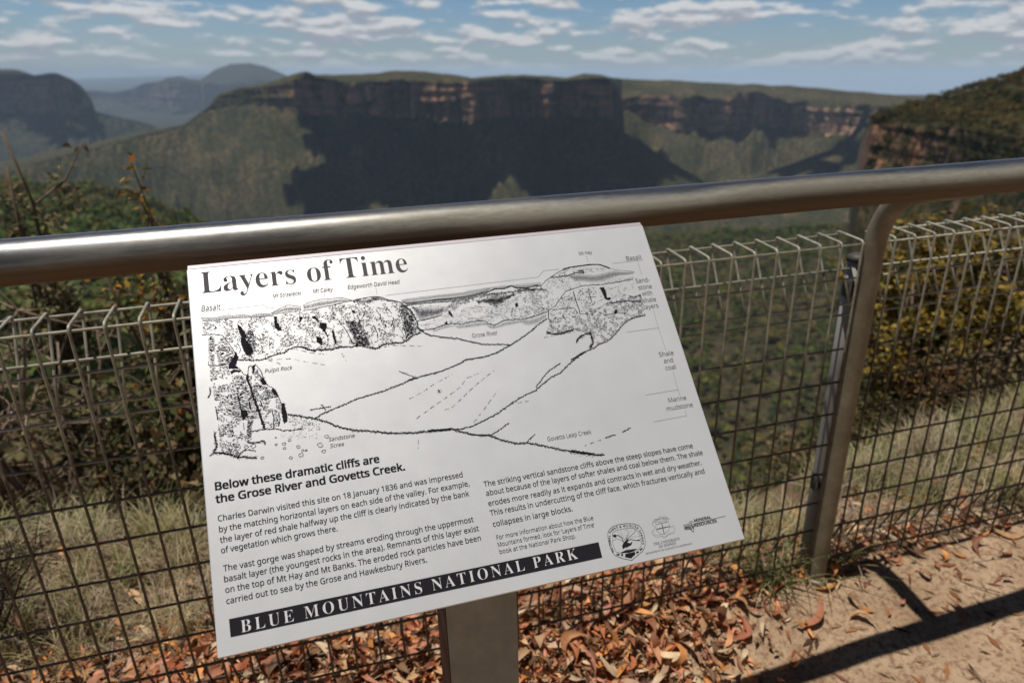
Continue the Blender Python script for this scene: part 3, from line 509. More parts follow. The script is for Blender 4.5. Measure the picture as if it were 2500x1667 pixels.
# ---------------------------------------------------------------- shrubs and bushes beyond the fence
M_bark, nt, b = material('grey_bark', 0.9, 0, 0.1); ca = attr_col(nt); nz = noise(nt, scaled(nt, objco(nt), (60, 60, 12)), 1, 4, .6)
lk(nt, mixc(nt, mapr(nt, nz, .3, .7), mixc(nt, .6, ca.outputs['Color'], (.05, .035, .025)), ca.outputs['Color']), b.inputs['Base Color'])
def bush(name, label, cat, base, top, spread, nstem, palette, nleaf, leaf, seed, bark=(.20, .15, .11), twigs=6, group=None, leaf_low=.25, aspect=.5, rad=.012, parts=('branches', 'foliage')):
    """stems from one foot that fork twice; leaves along the outer twigs"""
    g = np.random.default_rng(seed); base = np.array(base, float); t = thing(name, label, cat, base, group); wood = MB(); tips = []
    H = top - base[2]
    for s in range(nstem):
        a = g.uniform(0, 6.28); r = spread * math.sqrt(g.uniform(0, 1)); end = base + (math.cos(a) * r, math.sin(a) * r, H * g.uniform(.7, 1.0))
        q = np.linspace(0, 1, 7)[:, None]; mid = base + (end - base) * .5 + g.normal(size=3) * (.10, .10, .04) * min(max(H, .3), .9) + np.array((0, 0, .12 * H))
        pth = base * (1 - q) ** 2 + 2 * mid * q * (1 - q) + end * q * q; pth[1:-1] += g.normal(size=(5, 3)) * .012 * min(H, 1.2)
        wood.tube(pth, rad * np.linspace(1, .3, 7), 6, True, np.array(bark) * g.uniform(.7, 1.4))
        for k in range(twigs):
            u = g.uniform(leaf_low, 1); i0 = min(5, int(u * 6)); p0 = pth[i0] + (pth[i0 + 1] - pth[i0]) * (u * 6 - i0); d = g.normal(size=3); d[2] = abs(d[2]) * .8; d /= np.linalg.norm(d)
            L = min(H, 1.15) * g.uniform(.10, .26); p1 = p0 + d * L * .5 + g.normal(size=3) * .02 * min(H, 1.2); p2 = p0 + d * L + np.array((0, 0, .05 * min(H, 1.2))); tw = np.array([p0, p1, p2]); wood.tube(tw, rad * np.array((.35, .25, .12)), 4, False, np.array(bark) * g.uniform(.7, 1.5))
            tips.append(np.array([p0 + (p2 - p0) * .3, p2])); 
            for kk in range(2):
                d2 = g.normal(size=3); d2 /= np.linalg.norm(d2); e = p1 + d2 * L * .5; wood.tube(np.array([p1, (p1 + e) / 2 + g.normal(size=3) * .008, e]), rad * np.array((.22, .16, .08)), 4, False, np.array(bark) * g.uniform(.7, 1.4)); tips.append(np.array([p1, e]))
    wood.build(parts[0], M_bark, t, base, True, True)
    if nleaf:
        tips = np.array(tips); k = g.integers(0, len(tips), nleaf); u = g.uniform(0, 1.05, nleaf)[:, None]; P = tips[k, 0] * (1 - u) + tips[k, 1] * u + g.normal(size=(nleaf, 3)) * leaf * .4
        Q = leaf_quads(P, leaf * g.uniform(.6, 1.3, nleaf), .5, aspect); pal = np.array(palette); cl = pal[g.integers(0, len(pal), nleaf)] * g.uniform(.6, 1.3, (nleaf, 1))
        link(parts[1], mesh_np('foliage', Q.reshape(-1, 3), np.arange(nleaf * 4).reshape(-1, 4), M_leaf, False, np.repeat(cl, 4, 0)), t, base)
    return t
G_dk = [(.075, .085, .03), (.10, .105, .04), (.14, .13, .05), (.17, .15, .07), (.16, .09, .04)]
G_br = [(.14, .16, .06), (.10, .12, .04), (.22, .23, .12), (.18, .10, .04), (.07, .08, .03)]
G_ye = [(.24, .17, .03), (.30, .20, .035), (.17, .14, .03), (.11, .10, .03), (.34, .22, .05)]
G_gr = [(.12, .095, .05), (.17, .12, .06), (.09, .085, .035), (.22, .16, .09)]
bush('leafy_shrub', 'tall leafy shrub with pale shiny leaves close behind the sign top left corner', 'shrub', (-.10, 1.30, -.45), .80, .17, 9, G_br, 2600, .038, 11, twigs=9, leaf_low=.2)
bush('yellow_tipped_shrub', 'thin shrub with a yellow orange tip rising just above the handrail', 'shrub', (-.06, 1.30, -.45), 1.08, .045, 5, [(.42, .26, .03), (.36, .14, .03), (.30, .20, .05), (.12, .13, .04)], 700, .032, 12, twigs=5)
bush('tall_shrub', 'tall brownish leafy stems above the rail at the far left edge', 'shrub', (-.68, 2.0, -1.2), 1.28, .05, 5, [(.19, .18, .09), (.24, .21, .11), (.16, .15, .07), (.22, .16, .08)], 2400, .036, 13, twigs=8, leaf_low=.35, rad=.016)
bush('dark_shrub', 'dark low shrub behind the mesh below the thin yellow tipped one', 'shrub', (-.35, 1.45, -.8), .38, .36, 9, G_dk, 1000, .045, 14, twigs=7)
bush('bare_shrub', 'nearly bare pale branches behind the mesh beside the dark low shrub', 'shrub', (-.75, 1.6, -.8), .72, .45, 9, G_gr, 120, .04, 15, bark=(.36, .27, .20), twigs=8)
bush('olive_shrub', 'olive green shrub right behind the sign and the dry verge grass', 'shrub', (.15, 1.15, -.5), .55, .35, 8, G_dk + G_br[:2], 1100, .04, 16, twigs=7)
bush('twiggy_bush', 'dark twiggy needle leaved bush close behind the mesh in the bottom corner', 'bush', (-.46, .40, 0), .32, .22, 16, [(.035, .035, .02), (.06, .055, .03), (.09, .08, .05)], 2200, .022, 17, bark=(.10, .075, .055), twigs=9, rad=.004, aspect=.16)
bush('ochre_shrub', 'large ochre yellow shrub behind the fence right of the handrail post', 'shrub', (3.55, 1.45, -.9), .56, .42, 16, G_ye, 9000, .045, 18, twigs=8, leaf_low=.1)
bush('golden_shrub', 'lower golden shrub just right of the curved post, before the ochre one', 'shrub', (3.30, 1.35, -.9), .30, .20, 10, G_ye, 3200, .045, 19, twigs=7, leaf_low=.1)
bush('grey_green_shrub', 'grey green shrub with bare twigs behind the ochre shrub at the frame edge', 'shrub', (4.35, 1.7, -.8), .42, .40, 12, G_dk + G_gr + G_ye[:2], 5200, .05, 20, twigs=8, leaf_low=.15)
# low scrub covering the slope below the verge
n = 3000; x = rng.uniform(-5.5, 9, n); dd = rng.uniform(.25, 6.5, n); y = edge_y(x) + dd; z = ground_z(x, y); kp = (y < 7.2) & ~((x > .7) & (x < 2.7) & (dd > .02)) & (dd > .1); P = np.stack([x, y, z - .05], 1)[kp]; n = len(P)
hg = rng.uniform(.12, .42, n) * np.interp(P[:, 0], [-5, -.5, .5, 1.5, 2.5, 5], [1.5, 1.2, .9, .45, .7, 1.3]); pal = np.array(G_dk + G_gr + [(.06, .055, .03)])
forest('undergrowth', P, hg * 1.3, hg * 1.6, pal[rng.integers(0, len(pal), n)] * rng.uniform(.5, 1.0, (n, 1)), 260, M_leaf, .17)
n = 6000; az_ = rng.uniform(-44, 68, n); d_ = np.exp(rng.uniform(np.log(28), np.log(110), n)); x, y = polar(az_, d_); P = np.stack([x, y, near_z(az_, d_) - .3], 1); hg = rng.uniform(1.0, 2.6, n) * np.clip(d_ / 22, .28, 1.6)
kp = d_ > 20; forest('slope_shrubbery', P[kp], hg[kp], hg[kp] * rng.uniform(.7, 1.2, kp.sum()), pal[rng.integers(0, len(pal), kp.sum())] * rng.uniform(.6, 1.1, (kp.sum(), 1)), 130, M_leaf, .4)
for (n, d0_, d1__, nl_, fc_) in ((620, 5.2, 11, 800, .10), (1100, 11, 30, 260, .20)):
    az_ = rng.uniform(-34, 62, n); d_ = np.exp(rng.uniform(np.log(d0_), np.log(d1__), n)); x, y = polar(az_, d_); P = np.stack([x, y, np.minimum(near_z(az_, d_), ground_z(x, y)) * .5 + near_z(az_, d_) * .5 - .2], 1); hg = rng.uniform(.5, 1.3, n) * np.clip(d_ / 14, .5, 1.6)
    kp = (az_ < -2) | (az_ > 47); forest('slope_undergrowth', P[kp], hg[kp], hg[kp] * rng.uniform(.8, 1.3, kp.sum()), pal[rng.integers(0, len(pal), kp.sum())] * rng.uniform(.5, 1.1, (kp.sum(), 1)), nl_, M_leaf, fc_)

t = thing('bare_tree', 'pale bare forked trunk leaning behind the mesh at the left edge', 'tree', (-.86, 1.55, -.9))
mb = MB(); tr_ = [(-.86, 1.55, -.95), (-.88, 1.55, -.3), (-.84, 1.52, .02), (-.74, 1.5, .12), (-.66, 1.5, .26), (-.62, 1.5, .40), (-.60, 1.5, .56)]
mb.tube(tr_, [.022, .019, .016, .013, .010, .008, .004], 9, True, (.46, .37, .28)); mb.tube([(-.74, 1.5, .12), (-.62, 1.48, .16), (-.5, 1.46, .17), (-.38, 1.46, .24)], [.010, .008, .006, .003], 7, True, (.42, .33, .25)); mb.build('trunk', M_bark, t, t.location, True, True)
mb = MB(); g = np.random.default_rng(5)
for k in range(26):
    i0 = g.integers(2, 7); p0 = np.array(tr_[i0 if i0 < 7 else 6]); d = g.normal(size=3) * (.16, .05, .14) + (0, 0, .06); mb.tube([p0, p0 + d * .5 + g.normal(size=3) * .02, p0 + d], [.004, .003, .0012], 5, False, (.40, .30, .22))
mb.build('twigs', M_bark, t, t.location, True, True)

# unseen bushland added behind the camera to darken rail reflections and ambient light
n = 150; x = rng.uniform(-14, 16, n); y = rng.uniform(-13, -5.5, n); P = np.stack([x, y, np.full(n, -.3)], 1); hg = rng.uniform(2.5, 6.5, n)
forest('added_treeline', P, hg, hg * rng.uniform(.6, .9, n), PAL[rng.integers(0, 7, n)] * .9, 260, M_leaf, .7)

# ---------------------------------------------------------------- fence: two roll-top mesh panels, posts, handrail
M_wire, nt, b = material('galvanised_wire', 0.5, 0.15, 0.5); nz = noise(nt, objco(nt), 45, 4, .6); nr = noise(nt, objco(nt), 9, 5, .7); zz_ = node(nt, 'ShaderNodeSeparateXYZ'); lk(nt, objco(nt), zz_.inputs[0]); lit_top = mapr(nt, mth(nt, 'ADD', zz_.outputs[2], mth(nt, 'MULTIPLY', nz, .12)), .70, .86)
lk(nt, mixc(nt, mapr(nt, nr, .60, .72, 0, .8), mixc(nt, lit_top, mixc(nt, mapr(nt, nz, .3, .7), (.055, .042, .030), (.12, .10, .075)), mixc(nt, mapr(nt, nz, .3, .7), (.24, .225, .17), (.40, .385, .31))), (.11, .05, .03)), b.inputs['Base Color'])  # dark lower wires, pale roll-top: shade put into the colour by height
M_post, nt, b = material('weathered_post', 0.5, 0.15, 0.4); nz = noise(nt, objco(nt), 14, 6, .65)
lk(nt, mixc(nt, mapr(nt, nz, .35, .7), (.17, .145, .10), (.26, .235, .17)), b.inputs['Base Color'])
M_steel, nt, b = material('dull_steel', 0.6, 0.0, 0.5); b.inputs['Base Color'].default_value = (.24, .235, .22, 1)
M_clip, nt, b = material('dark_clip', 0.6, 0.3, 0.4); b.inputs['Base Color'].default_value = (.07, .065, .06, 1)
S_ = 0.055; ZT = 0.9625; PZ = 1.598 * S_; DY = 1.568 * S_; WR = 0.0028
def arc3(c, r, a0, a1, x, n=5):
    a = np.linspace(a0, a1, n); return [(x, c[0] + r * math.cos(t), c[1] + r * math.sin(t)) for t in a]
def fence_panel(x0, x1, label):
    t = thing('mesh_fence', label, 'fence', ((x0 + x1) / 2, 0, 0), 'roll-top wire mesh fence panels'); off = t.location
    v = MB(); xs = np.arange(x0, x1 + .001, S_); r = .009
    zb = 0.045
    for x in xs:
        q = math.asin(min(1, DY / (2 * PZ))); back = [(x, DY - .004, ZT - .006)] 
        pts = [(x, DY * .55, zb + 2 * PZ * .55), (x, DY, zb + .004), (x, DY - .006, zb - .004)] + [(x, .010, zb - .004), (x, .002, zb + .001), (x, 0, zb + .010)] + [(x, 0, ZT * .5), (x, 0, ZT - r)] + arc3((r, ZT - r), r, math.pi, math.pi / 2 + .05, x, 4) + [(x, DY - .010, ZT + .0035)] + arc3((DY - .008, ZT - .004), .008, math.pi / 2, -.35, x, 4)
        e = np.array((x, .010, ZT + .0043 - math.sqrt((2 * PZ) ** 2 - (DY - .01) ** 2))); s0 = np.array(pts[-1]); pts += [tuple(s0 + (e - s0) * .5), tuple(e + (e - s0) * .02)]
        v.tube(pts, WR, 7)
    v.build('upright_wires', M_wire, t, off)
    h = MB(); k = 2 * WR * .92
    rows = [(k, ZT - r - .0)] + [(k, ZT - i * PZ) for i in range(1, 10)] + [(k, zb + .02), (DY + k * .3 - .006, ZT - .004), (DY, zb + .004)]
    e = np.array((.010, ZT + .0043 - math.sqrt((2 * PZ) ** 2 - (DY - .01) ** 2))); s0 = np.array((DY, ZT - .006)); nn = np.array((e[1] - s0[1], -(e[0] - s0[0]))); nn /= np.linalg.norm(nn); nn *= k * (1 if nn[0] < 0 else -1)
    for f in (.5, .985): m = s0 + (e - s0) * f + nn; rows.append((m[0], m[1]))
    rows.append((DY * .62, zb + PZ * .9))
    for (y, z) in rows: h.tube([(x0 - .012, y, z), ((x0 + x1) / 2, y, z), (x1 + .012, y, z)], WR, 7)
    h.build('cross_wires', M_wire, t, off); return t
XR0 = 21.1536 * S_; XP = XR0 + 9 * S_     # last upright of the first panel
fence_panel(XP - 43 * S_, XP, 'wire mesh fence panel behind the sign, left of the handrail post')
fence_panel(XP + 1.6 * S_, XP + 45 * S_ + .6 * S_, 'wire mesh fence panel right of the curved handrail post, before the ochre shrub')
px, py = XP + .037, .050
t = thing('fence_post', 'straight round fence post hidden just behind the curved handrail post', 'post', (px, py, 0))
mb = MB(); mb.tube([(px, py, -.1), (px, py, .3), (px, py, .62), (px, py, .90)], .0215, 16); mb.build('pole', M_steel, t, (px, py, 0))
mb = MB(); mb.tube([(px, py, .90), (px, py, .912), (px, py, .918)], [.0235, .0235, .012], 16); mb.build('cap', M_clip, t, (px, py, 0))
for z in (.84, .30):
    mb = MB(); mb.tube([(px, py, z - .018), (px, py, z + .018)], .0228, 16); mb.box((px - .026, py - .012, z), (.008, .010, .022), None, .003); mb.box((px + .03, py - .012, z), (.008, .010, .022), None, .003); mb.build('clip', M_clip, t, (px, py, 0))
# handrail
M_rail, nt, b = material('worn_handrail', 0.3, 1.0, 0.5); p = objco(nt)
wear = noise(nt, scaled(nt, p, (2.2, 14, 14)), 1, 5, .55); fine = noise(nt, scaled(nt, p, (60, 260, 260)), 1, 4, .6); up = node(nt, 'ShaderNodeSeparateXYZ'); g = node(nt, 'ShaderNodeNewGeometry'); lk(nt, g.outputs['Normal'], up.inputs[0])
wear_shade = mth(nt, 'ADD', up.outputs[2], mth(nt, 'MULTIPLY', mth(nt, 'SUBTRACT', wear, .5), .9)); polish = mapr(nt, wear_shade, .55, .95); bare = mapr(nt, wear_shade, -.35, .25)  # bare: 0 on the underside, where brown paints in the rail's shade
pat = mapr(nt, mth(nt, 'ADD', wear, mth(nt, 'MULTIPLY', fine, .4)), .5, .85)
sxp = node(nt, 'ShaderNodeSeparateXYZ'); lk(nt, geopos(nt), sxp.inputs[0]); dusty = mapr(nt, mth(nt, 'ADD', sxp.outputs[0], mth(nt, 'MULTIPLY', mth(nt, 'SUBTRACT', wear, .5), 1.2)), -.1, .75)   # the polished end on the left, dusty bloom further along
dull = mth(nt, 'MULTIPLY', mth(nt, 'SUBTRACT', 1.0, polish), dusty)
lk(nt, mixc(nt, bare, (.075, .045, .025), mixc(nt, dull, mixc(nt, pat, (.22, .22, .23), (.33, .33, .34)), mixc(nt, pat, (.27, .255, .205), (.43, .41, .34)))), b.inputs['Base Color'])  # brown underside paints in the rail's shade; the polished top is wear
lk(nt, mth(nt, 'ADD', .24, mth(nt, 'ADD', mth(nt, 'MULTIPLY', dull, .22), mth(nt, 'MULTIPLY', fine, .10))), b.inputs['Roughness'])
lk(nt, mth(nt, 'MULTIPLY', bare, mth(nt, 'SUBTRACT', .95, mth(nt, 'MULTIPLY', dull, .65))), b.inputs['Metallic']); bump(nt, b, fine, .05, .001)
hx = 30.72 * S_; RY, RZ, RR_ = -3.8 * S_, (3.03 + 17.5) * S_, .575 * S_
t = thing('handrail', 'thick worn metal handrail above the fence on one curved post', 'handrail', (hx, 0, 0))
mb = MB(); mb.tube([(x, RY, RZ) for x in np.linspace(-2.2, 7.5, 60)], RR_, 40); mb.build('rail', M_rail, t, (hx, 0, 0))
mb = MB(); c = (-.112, ZT - .02); ra = .112
pts = [(hx, 0, -.12), (hx, 0, .2), (hx, 0, .5), (hx, 0, .8)] + [(hx, c[0] + ra * math.cos(a), c[1] + ra * math.sin(a) * 1.28) for a in np.linspace(0, math.pi * .42, 9)] + [(hx, RY, RZ - .012)]
q = np.array(pts); fine_ = np.concatenate([q[k] + (q[k + 1] - q[k]) * np.linspace(0, 1, 4, endpoint=False)[:, None] for k in range(len(q) - 1)] + [q[-1:]]); mb.tube(fine_, .0235, 22); mb.build('post', M_post, t, (hx, 0, 0))
mb = MB(); mb.tube([(hx, 0, -.01), (hx, 0, .012), (hx, 0, .016)], [.034, .032, .026], 20); mb.build('collar', M_post, t, (hx, 0, 0))

# ---------------------------------------------------------------- the sign
SIGN_O=(0.31397,-0.25510,1.11641) ; SIGN_U=(0.999976,0.006675,0.001992) ; SIGN_V=(0.021397,-0.681254,-0.731735) ; SIGN_W=0.6767; SIGN_H=0.5028
TEXTS=[
(16.6,47.7,295.4,44.9,31.97,'Layers of Time','title'),
(14.3,72.8,38.9,72.3,7.78,'Basalt','i'),
(106.1,64.5,144.0,64.6,5.89,'Mt Strzelecki','i'),
(159.8,63.9,187.0,63.9,5.97,'Mt Caley','i'),
(207.2,64.0,280.4,63.6,6.04,'Edgeworth David Head','i'),
(85.1,170.8,120.1,171.2,5.42,'Pulpit Rock','i'),
(152.7,274.8,185.7,275.6,5.11,'Sandstone','i'),
(153.3,283.8,170.9,284.2,5.08,'Scree','i'),
(366.4,159.8,403.6,160.9,6.35,'Grose River','l'),
(437.5,323.8,501.5,323.5,5.95,'Govetts Leap Creek','l'),
(557.6,48.6,578.9,49.7,5.58,'Mt Hay','l'),
(631.4,67.2,657.2,67.9,7.74,'Basalt','l'),
(635.2,106.6,658.5,107.3,7.55,'Sand-','l'),
(636.1,118.2,658.4,118.6,7.49,'stone','l'),
(639.1,129.0,655.5,129.2,7.44,'with','l'),
(636.7,140.1,658.4,140.8,7.38,'shale','l'),
(635.6,151.0,659.0,151.4,7.32,'layers','l'),
(635.9,228.3,659.1,228.7,6.94,'Shale','l'),
(639.9,239.1,654.7,239.8,6.89,'and','l'),
(638.9,249.8,655.7,250.6,6.84,'coal','l'),
(628.2,298.2,656.4,298.8,6.59,'Marine','l'),
(621.4,310.1,663.0,310.2,6.52,'mudstone','l'),
(13.0,312.4,211.3,313.4,9.64,'Below these dramatic cliffs are','b'),
(12.3,327.3,241.5,329.6,9.53,'the Grose River and Govetts Creek.','b'),
(12.8,348.9,313.5,352.6,7.35,'Charles Darwin visited this site on 18 January 1836 and was impressed','r'),
(13.1,361.9,319.8,365.4,7.28,'by the matching horizontal layers on each side of the valley. For example,','r'),
(13.1,374.8,317.0,377.8,7.20,'the layer of red shale halfway up the cliff is clearly indicated by the bank','r'),
(13.3,387.4,148.0,389.4,7.13,'of vegetation which grows there.','r'),
(14.0,407.4,315.9,411.5,7.02,'The vast gorge was shaped by streams eroding through the uppermost','r'),
(14.0,419.4,320.3,424.0,6.95,'basalt layer (the youngest rocks in the area). Remnants of this layer exist','r'),
(14.2,431.8,320.3,436.1,6.88,'on the top of Mt Hay and Mt Banks. The eroded rock particles have been','r'),
(14.3,444.4,248.6,448.3,6.81,'carried out to sea by the Grose and Hawkesbury Rivers.','r'),
(338.5,369.4,643.2,367.3,7.42,'The striking vertical sandstone cliffs above the steep slopes have come','r'),
(339.0,381.9,654.5,378.8,7.35,'about because of the layers of softer shales and coal below them. The shale','r'),
(339.1,394.9,648.3,392.6,7.27,'erodes more readily as it expands and contracts in wet and dry weather.','r'),
(338.7,407.7,648.4,404.5,7.20,'This results in undercutting of the cliff face, which fractures vertically and','r'),
(339.3,420.5,447.9,420.6,7.13,'collapses in large blocks.','r'),
(340.3,437.1,472.7,436.9,5.59,'For more information about how the Blue','l'),
(340.1,446.1,472.3,445.9,5.55,'Mountains formed, look for ‘Layers of Time’','l'),
(340.4,454.9,443.1,454.9,5.51,'book at the National Park Shop.','l'),
(27.5,479.3,439.5,481.9,13.32,'BLUE MOUNTAINS NATIONAL PARK','banner'),
(611.9,466.7,637.1,466.9,3.77,'MINERAL','b'),
(609.9,473.2,643.5,472.6,3.75,'RESOURCES','b'),
(503.1,491.3,515.9,491.1,3.30,'N·S·W','w'),
(544.9,485.3,583.8,484.8,3.50,'THE UNIVERSITY','s'),
(551.5,489.7,576.9,489.7,3.50,'OF SYDNEY','s'),
(530.7,494.8,598.7,492.9,2.16,'DEPARTMENT OF GEOLOGY & GEOPHYSICS','s'),
]
BANNER= [(15.5,463.1),(471.5,465.9),(471.2,485.3),(15.6,482.5)]
THIN=[
([(14.2,74.1),(92.9,73.3),(99.4,79.5),(105.9,79.2)],0,0),
([(125.5,67.5),(125.5,73.4)],0,0),
([(174.5,66.5),(174.5,71.3)],0,0),
([(245.7,65.6),(245.6,75.9)],0,0),
([(568.4,51.2),(568.5,61.3)],0,0),
([(606.4,69.2),(658.3,69.5)],0,0),
([(648.6,70.6),(648.2,95.2)],0,0),
([(649.0,154.1),(648.0,183.3),(648.7,219.6)],0,0),
([(596.3,183.4),(648.3,183.4)],0,0),
([(649.2,253.4),(648.1,281.3),(648.4,291.0)],0,0),
([(596.1,282.1),(648.0,281.8)],0,0),
([(649.0,312.7),(648.7,321.6),(596.0,322.4)],0,0),
([(257.1,79.8),(484.1,78.1),(494.3,69.0),(520.0,68.9)],0,0),
]
INK=[
([(13.0,82.2),(22.1,82.7),(31.8,84.0),(41.7,82.6),(47.0,82.5),(52.2,83.6),(58.1,84.0),(65.4,84.2),(70.6,85.7),(75.1,86.7),(81.2,85.9),(90.7,85.8),(96.6,86.8),(100.6,87.3)],0.55,0),
([(14.6,87.0),(23.7,87.5),(33.4,88.4),(42.6,87.7),(51.8,87.4),(61.0,87.9),(70.9,89.2),(80.8,90.1),(90.8,90.7),(99.6,90.7),(105.1,90.3)],0.7,0),
([(100.6,87.3),(106.3,84.6),(112.1,81.8),(119.2,79.6),(122.8,77.7),(126.9,77.8),(132.9,79.8),(139.6,81.8),(141.6,82.1)],0.5,0),
([(141.0,87.2),(131.9,87.9),(121.6,88.2),(111.4,88.4),(102.6,88.0)],0.8,0),
([(144.3,80.7),(152.4,77.3),(160.3,75.7),(168.2,74.5),(174.3,74.9),(183.6,75.2),(191.5,74.8),(197.6,75.9),(202.1,77.5),(206.5,79.9),(211.7,81.9)],0.5,0),
([(211.7,81.9),(203.0,82.5),(193.4,83.5),(182.2,85.6),(172.8,86.1),(161.9,87.3),(151.0,88.5),(143.4,88.4)],0.8,0),
([(211.7,81.9),(218.2,80.5),(226.2,80.1),(234.3,79.4),(244.7,79.8),(252.3,82.1),(259.7,86.7),(265.8,88.8)],0.9,0),
([(240.6,100.3),(244.9,108.8),(245.0,117.7)],1.3,0),
([(261.5,114.6),(262.5,118.2),(259.6,121.4),(261.0,132.1)],1.2,0),
([(254.8,96.8),(257.9,102.6),(260.9,108.3)],1,0),
([(233.2,122.2),(236.9,134.0),(236.3,142.6)],1.2,0),
([(273.1,126.7),(274.9,139.3),(275.0,148.0)],1.4,0),
([(214.9,108.3),(215.4,115.4),(216.2,120.7)],1.2,0),
([(193.2,118.5),(197.7,130.3),(200.2,139.2),(202.9,147.3)],1.2,0),
([(206.9,87.9),(207.9,96.9),(210.4,112.1)],0.7,0),
([(224.8,94.7),(228.8,104.9),(230.3,115.7)],0.6,0),
([(215.7,113.7),(229.1,112.9)],0.5,0),
([(247.2,118.8),(263.9,119.3)],0.5,0),
([(244.3,136.8),(255.3,137.4)],0.6,0),
([(251.3,93.7),(254.3,104.8),(255.5,112.0),(261.0,112.7)],0.5,0),
([(272.7,100.9),(272.6,110.7),(274.5,123.4)],0.6,0),
([(264.2,117.6),(268.1,132.2),(272.0,142.3)],0.5,0),
([(142.6,113.3),(146.8,122.4),(160.8,125.2)],0.5,0),
([(178.7,100.0),(181.2,104.7)],0.7,0),
([(186.5,105.4),(190.7,113.8),(191.5,119.1)],0.6,0),
([(70.8,97.7),(72.4,101.0),(73.3,105.7)],1,0),
([(82.3,115.3),(84.5,120.2),(83.5,123.1),(91.0,121.5)],0.7,0),
([(95.2,126.2),(94.5,139.0)],0.9,0),
([(84.6,132.3),(84.9,142.1)],1,0),
([(56.3,125.3),(58.6,136.0)],0.8,0),
([(36.8,109.7),(44.2,122.8),(49.2,132.4),(51.8,139.5)],1.1,0),
([(12.5,106.7),(20.2,107.0),(27.9,107.7),(36.8,110.5)],1,0),
([(142.7,112.9),(147.6,122.8)],0.7,0),
([(153.3,104.9),(154.5,112.1)],0.8,0),
([(87.9,145.5),(87.8,152.9)],0.8,0),
([(29.5,151.7),(41.7,151.7)],0.7,0),
([(16.4,149.0),(29.5,152.0)],0.6,0),
([(50.9,157.4),(55.5,162.2),(58.5,168.7),(62.8,170.4)],1,0),
([(62.8,170.4),(62.9,179.6),(65.7,188.1),(67.2,200.3),(69.8,209.7),(72.3,221.0),(74.0,231.1),(76.9,246.2)],3.4,0),
([(43.6,164.4),(48.3,162.1),(55.3,164.2)],4,0),
([(49.0,193.5),(50.4,207.6),(51.6,223.5)],1.6,0),
([(62.0,207.5),(62.8,217.5)],2.2,0),
([(63.7,170.5),(65.7,159.6),(68.6,158.0),(71.1,160.4),(74.2,156.7),(76.6,160.2),(80.4,167.9),(82.2,176.4),(84.2,183.9),(86.5,188.3),(93.2,193.4),(96.3,198.9),(98.2,206.2),(100.8,215.7)],1,0),
([(65.8,187.1),(79.3,187.7)],0.8,0),
([(76.5,205.8),(98.3,205.8)],0.8,0),
([(75.4,207.6),(77.3,215.9)],1.6,0),
([(69.8,200.8),(69.9,208.7)],0.7,0),
([(88.2,223.6),(89.8,233.7),(87.5,247.0)],1.2,0),
([(96.0,226.8),(96.7,236.8),(94.0,245.2)],1.4,0),
([(89.5,236.6),(93.8,238.3)],0.6,0),
([(75.2,236.2),(83.9,238.6)],0.5,0),
([(23.0,230.5),(23.4,246.8)],0.6,0),
([(39.2,235.1),(39.1,245.6)],0.7,0),
([(17.9,151.4),(38.3,152.9)],0.7,0),
([(31.4,202.6),(33.4,210.8),(36.1,220.0)],0.6,0),
([(52.5,233.4),(52.5,243.1)],0.8,0),
([(23.4,193.4),(22.9,199.3)],0.7,0),
([(21.4,206.9),(22.6,224.6)],1.3,0),
([(17.5,144.2),(17.9,150.4)],0.8,0),
([(9.6,269.4),(15.8,266.3),(23.4,267.6),(28.3,270.3),(35.0,272.4),(41.6,276.4)],1.4,0),
([(277.9,89.2),(303.1,88.4),(305.0,88.2),(332.1,88.6),(346.6,88.9),(357.8,88.3),(370.7,88.9),(374.8,86.9),(387.9,87.0),(402.2,86.3),(416.5,86.0),(430.8,85.7),(445.0,86.9),(464.4,86.7),(486.7,87.4)],0.3,0),
([(277.4,92.1),(304.2,92.5),(327.9,91.6),(345.1,92.3),(366.3,92.4),(382.3,91.4),(396.8,89.2),(408.5,87.6)],0.35,0),
([(398.6,94.0),(413.8,89.2),(428.9,90.1),(440.1,87.4),(446.8,91.3),(462.8,93.3),(475.8,91.8),(484.5,92.3)],2,0),
([(366.2,102.0),(398.1,96.5),(442.6,97.0),(484.1,98.0)],1,0),
([(448.0,94.5),(467.1,95.9),(490.5,99.8)],1.4,0),
([(484.2,93.8),(493.6,85.9),(503.6,80.2),(514.7,74.7),(525.7,70.2),(538.4,67.6)],0.8,0),
([(525.7,70.2),(538.4,67.6),(551.6,67.4),(568.4,67.0),(582.6,68.1),(592.6,72.2),(600.2,77.2)],2.2,0),
([(600.2,77.2),(607.3,79.8),(619.9,83.1),(638.1,87.0)],0.4,0),
([(486.0,133.1),(499.1,127.0),(505.2,120.0),(510.4,116.2),(515.0,111.2),(520.6,106.2),(530.9,104.1),(540.1,101.9),(550.4,100.3),(563.3,101.3),(580.7,102.3),(593.1,101.5),(620.5,100.2),(632.1,99.2)],0.9,0),
([(532.1,107.7),(532.1,117.8),(532.3,126.9),(533.1,135.9),(532.9,144.8)],1.5,0),
([(556.8,105.1),(555.8,116.3),(556.3,126.6)],1.4,0),
([(510.0,117.8),(526.5,120.5)],0.7,0),
([(550.4,120.2),(565.5,121.0)],0.7,0),
([(491.1,133.7),(508.3,132.7),(526.0,134.4)],0.9,0),
([(526.9,135.1),(529.8,144.4)],0.9,0),
([(486.0,133.1),(483.5,147.0),(486.5,151.8)],1.4,0),
([(532.9,144.8),(551.3,148.3),(560.4,142.8)],0.7,0),
([(568.6,152.3),(588.7,151.1),(604.6,153.2)],0.9,0),
([(505.5,143.4),(508.7,151.5)],2,0),
([(491.6,148.1),(495.5,145.3)],1.6,0),
]
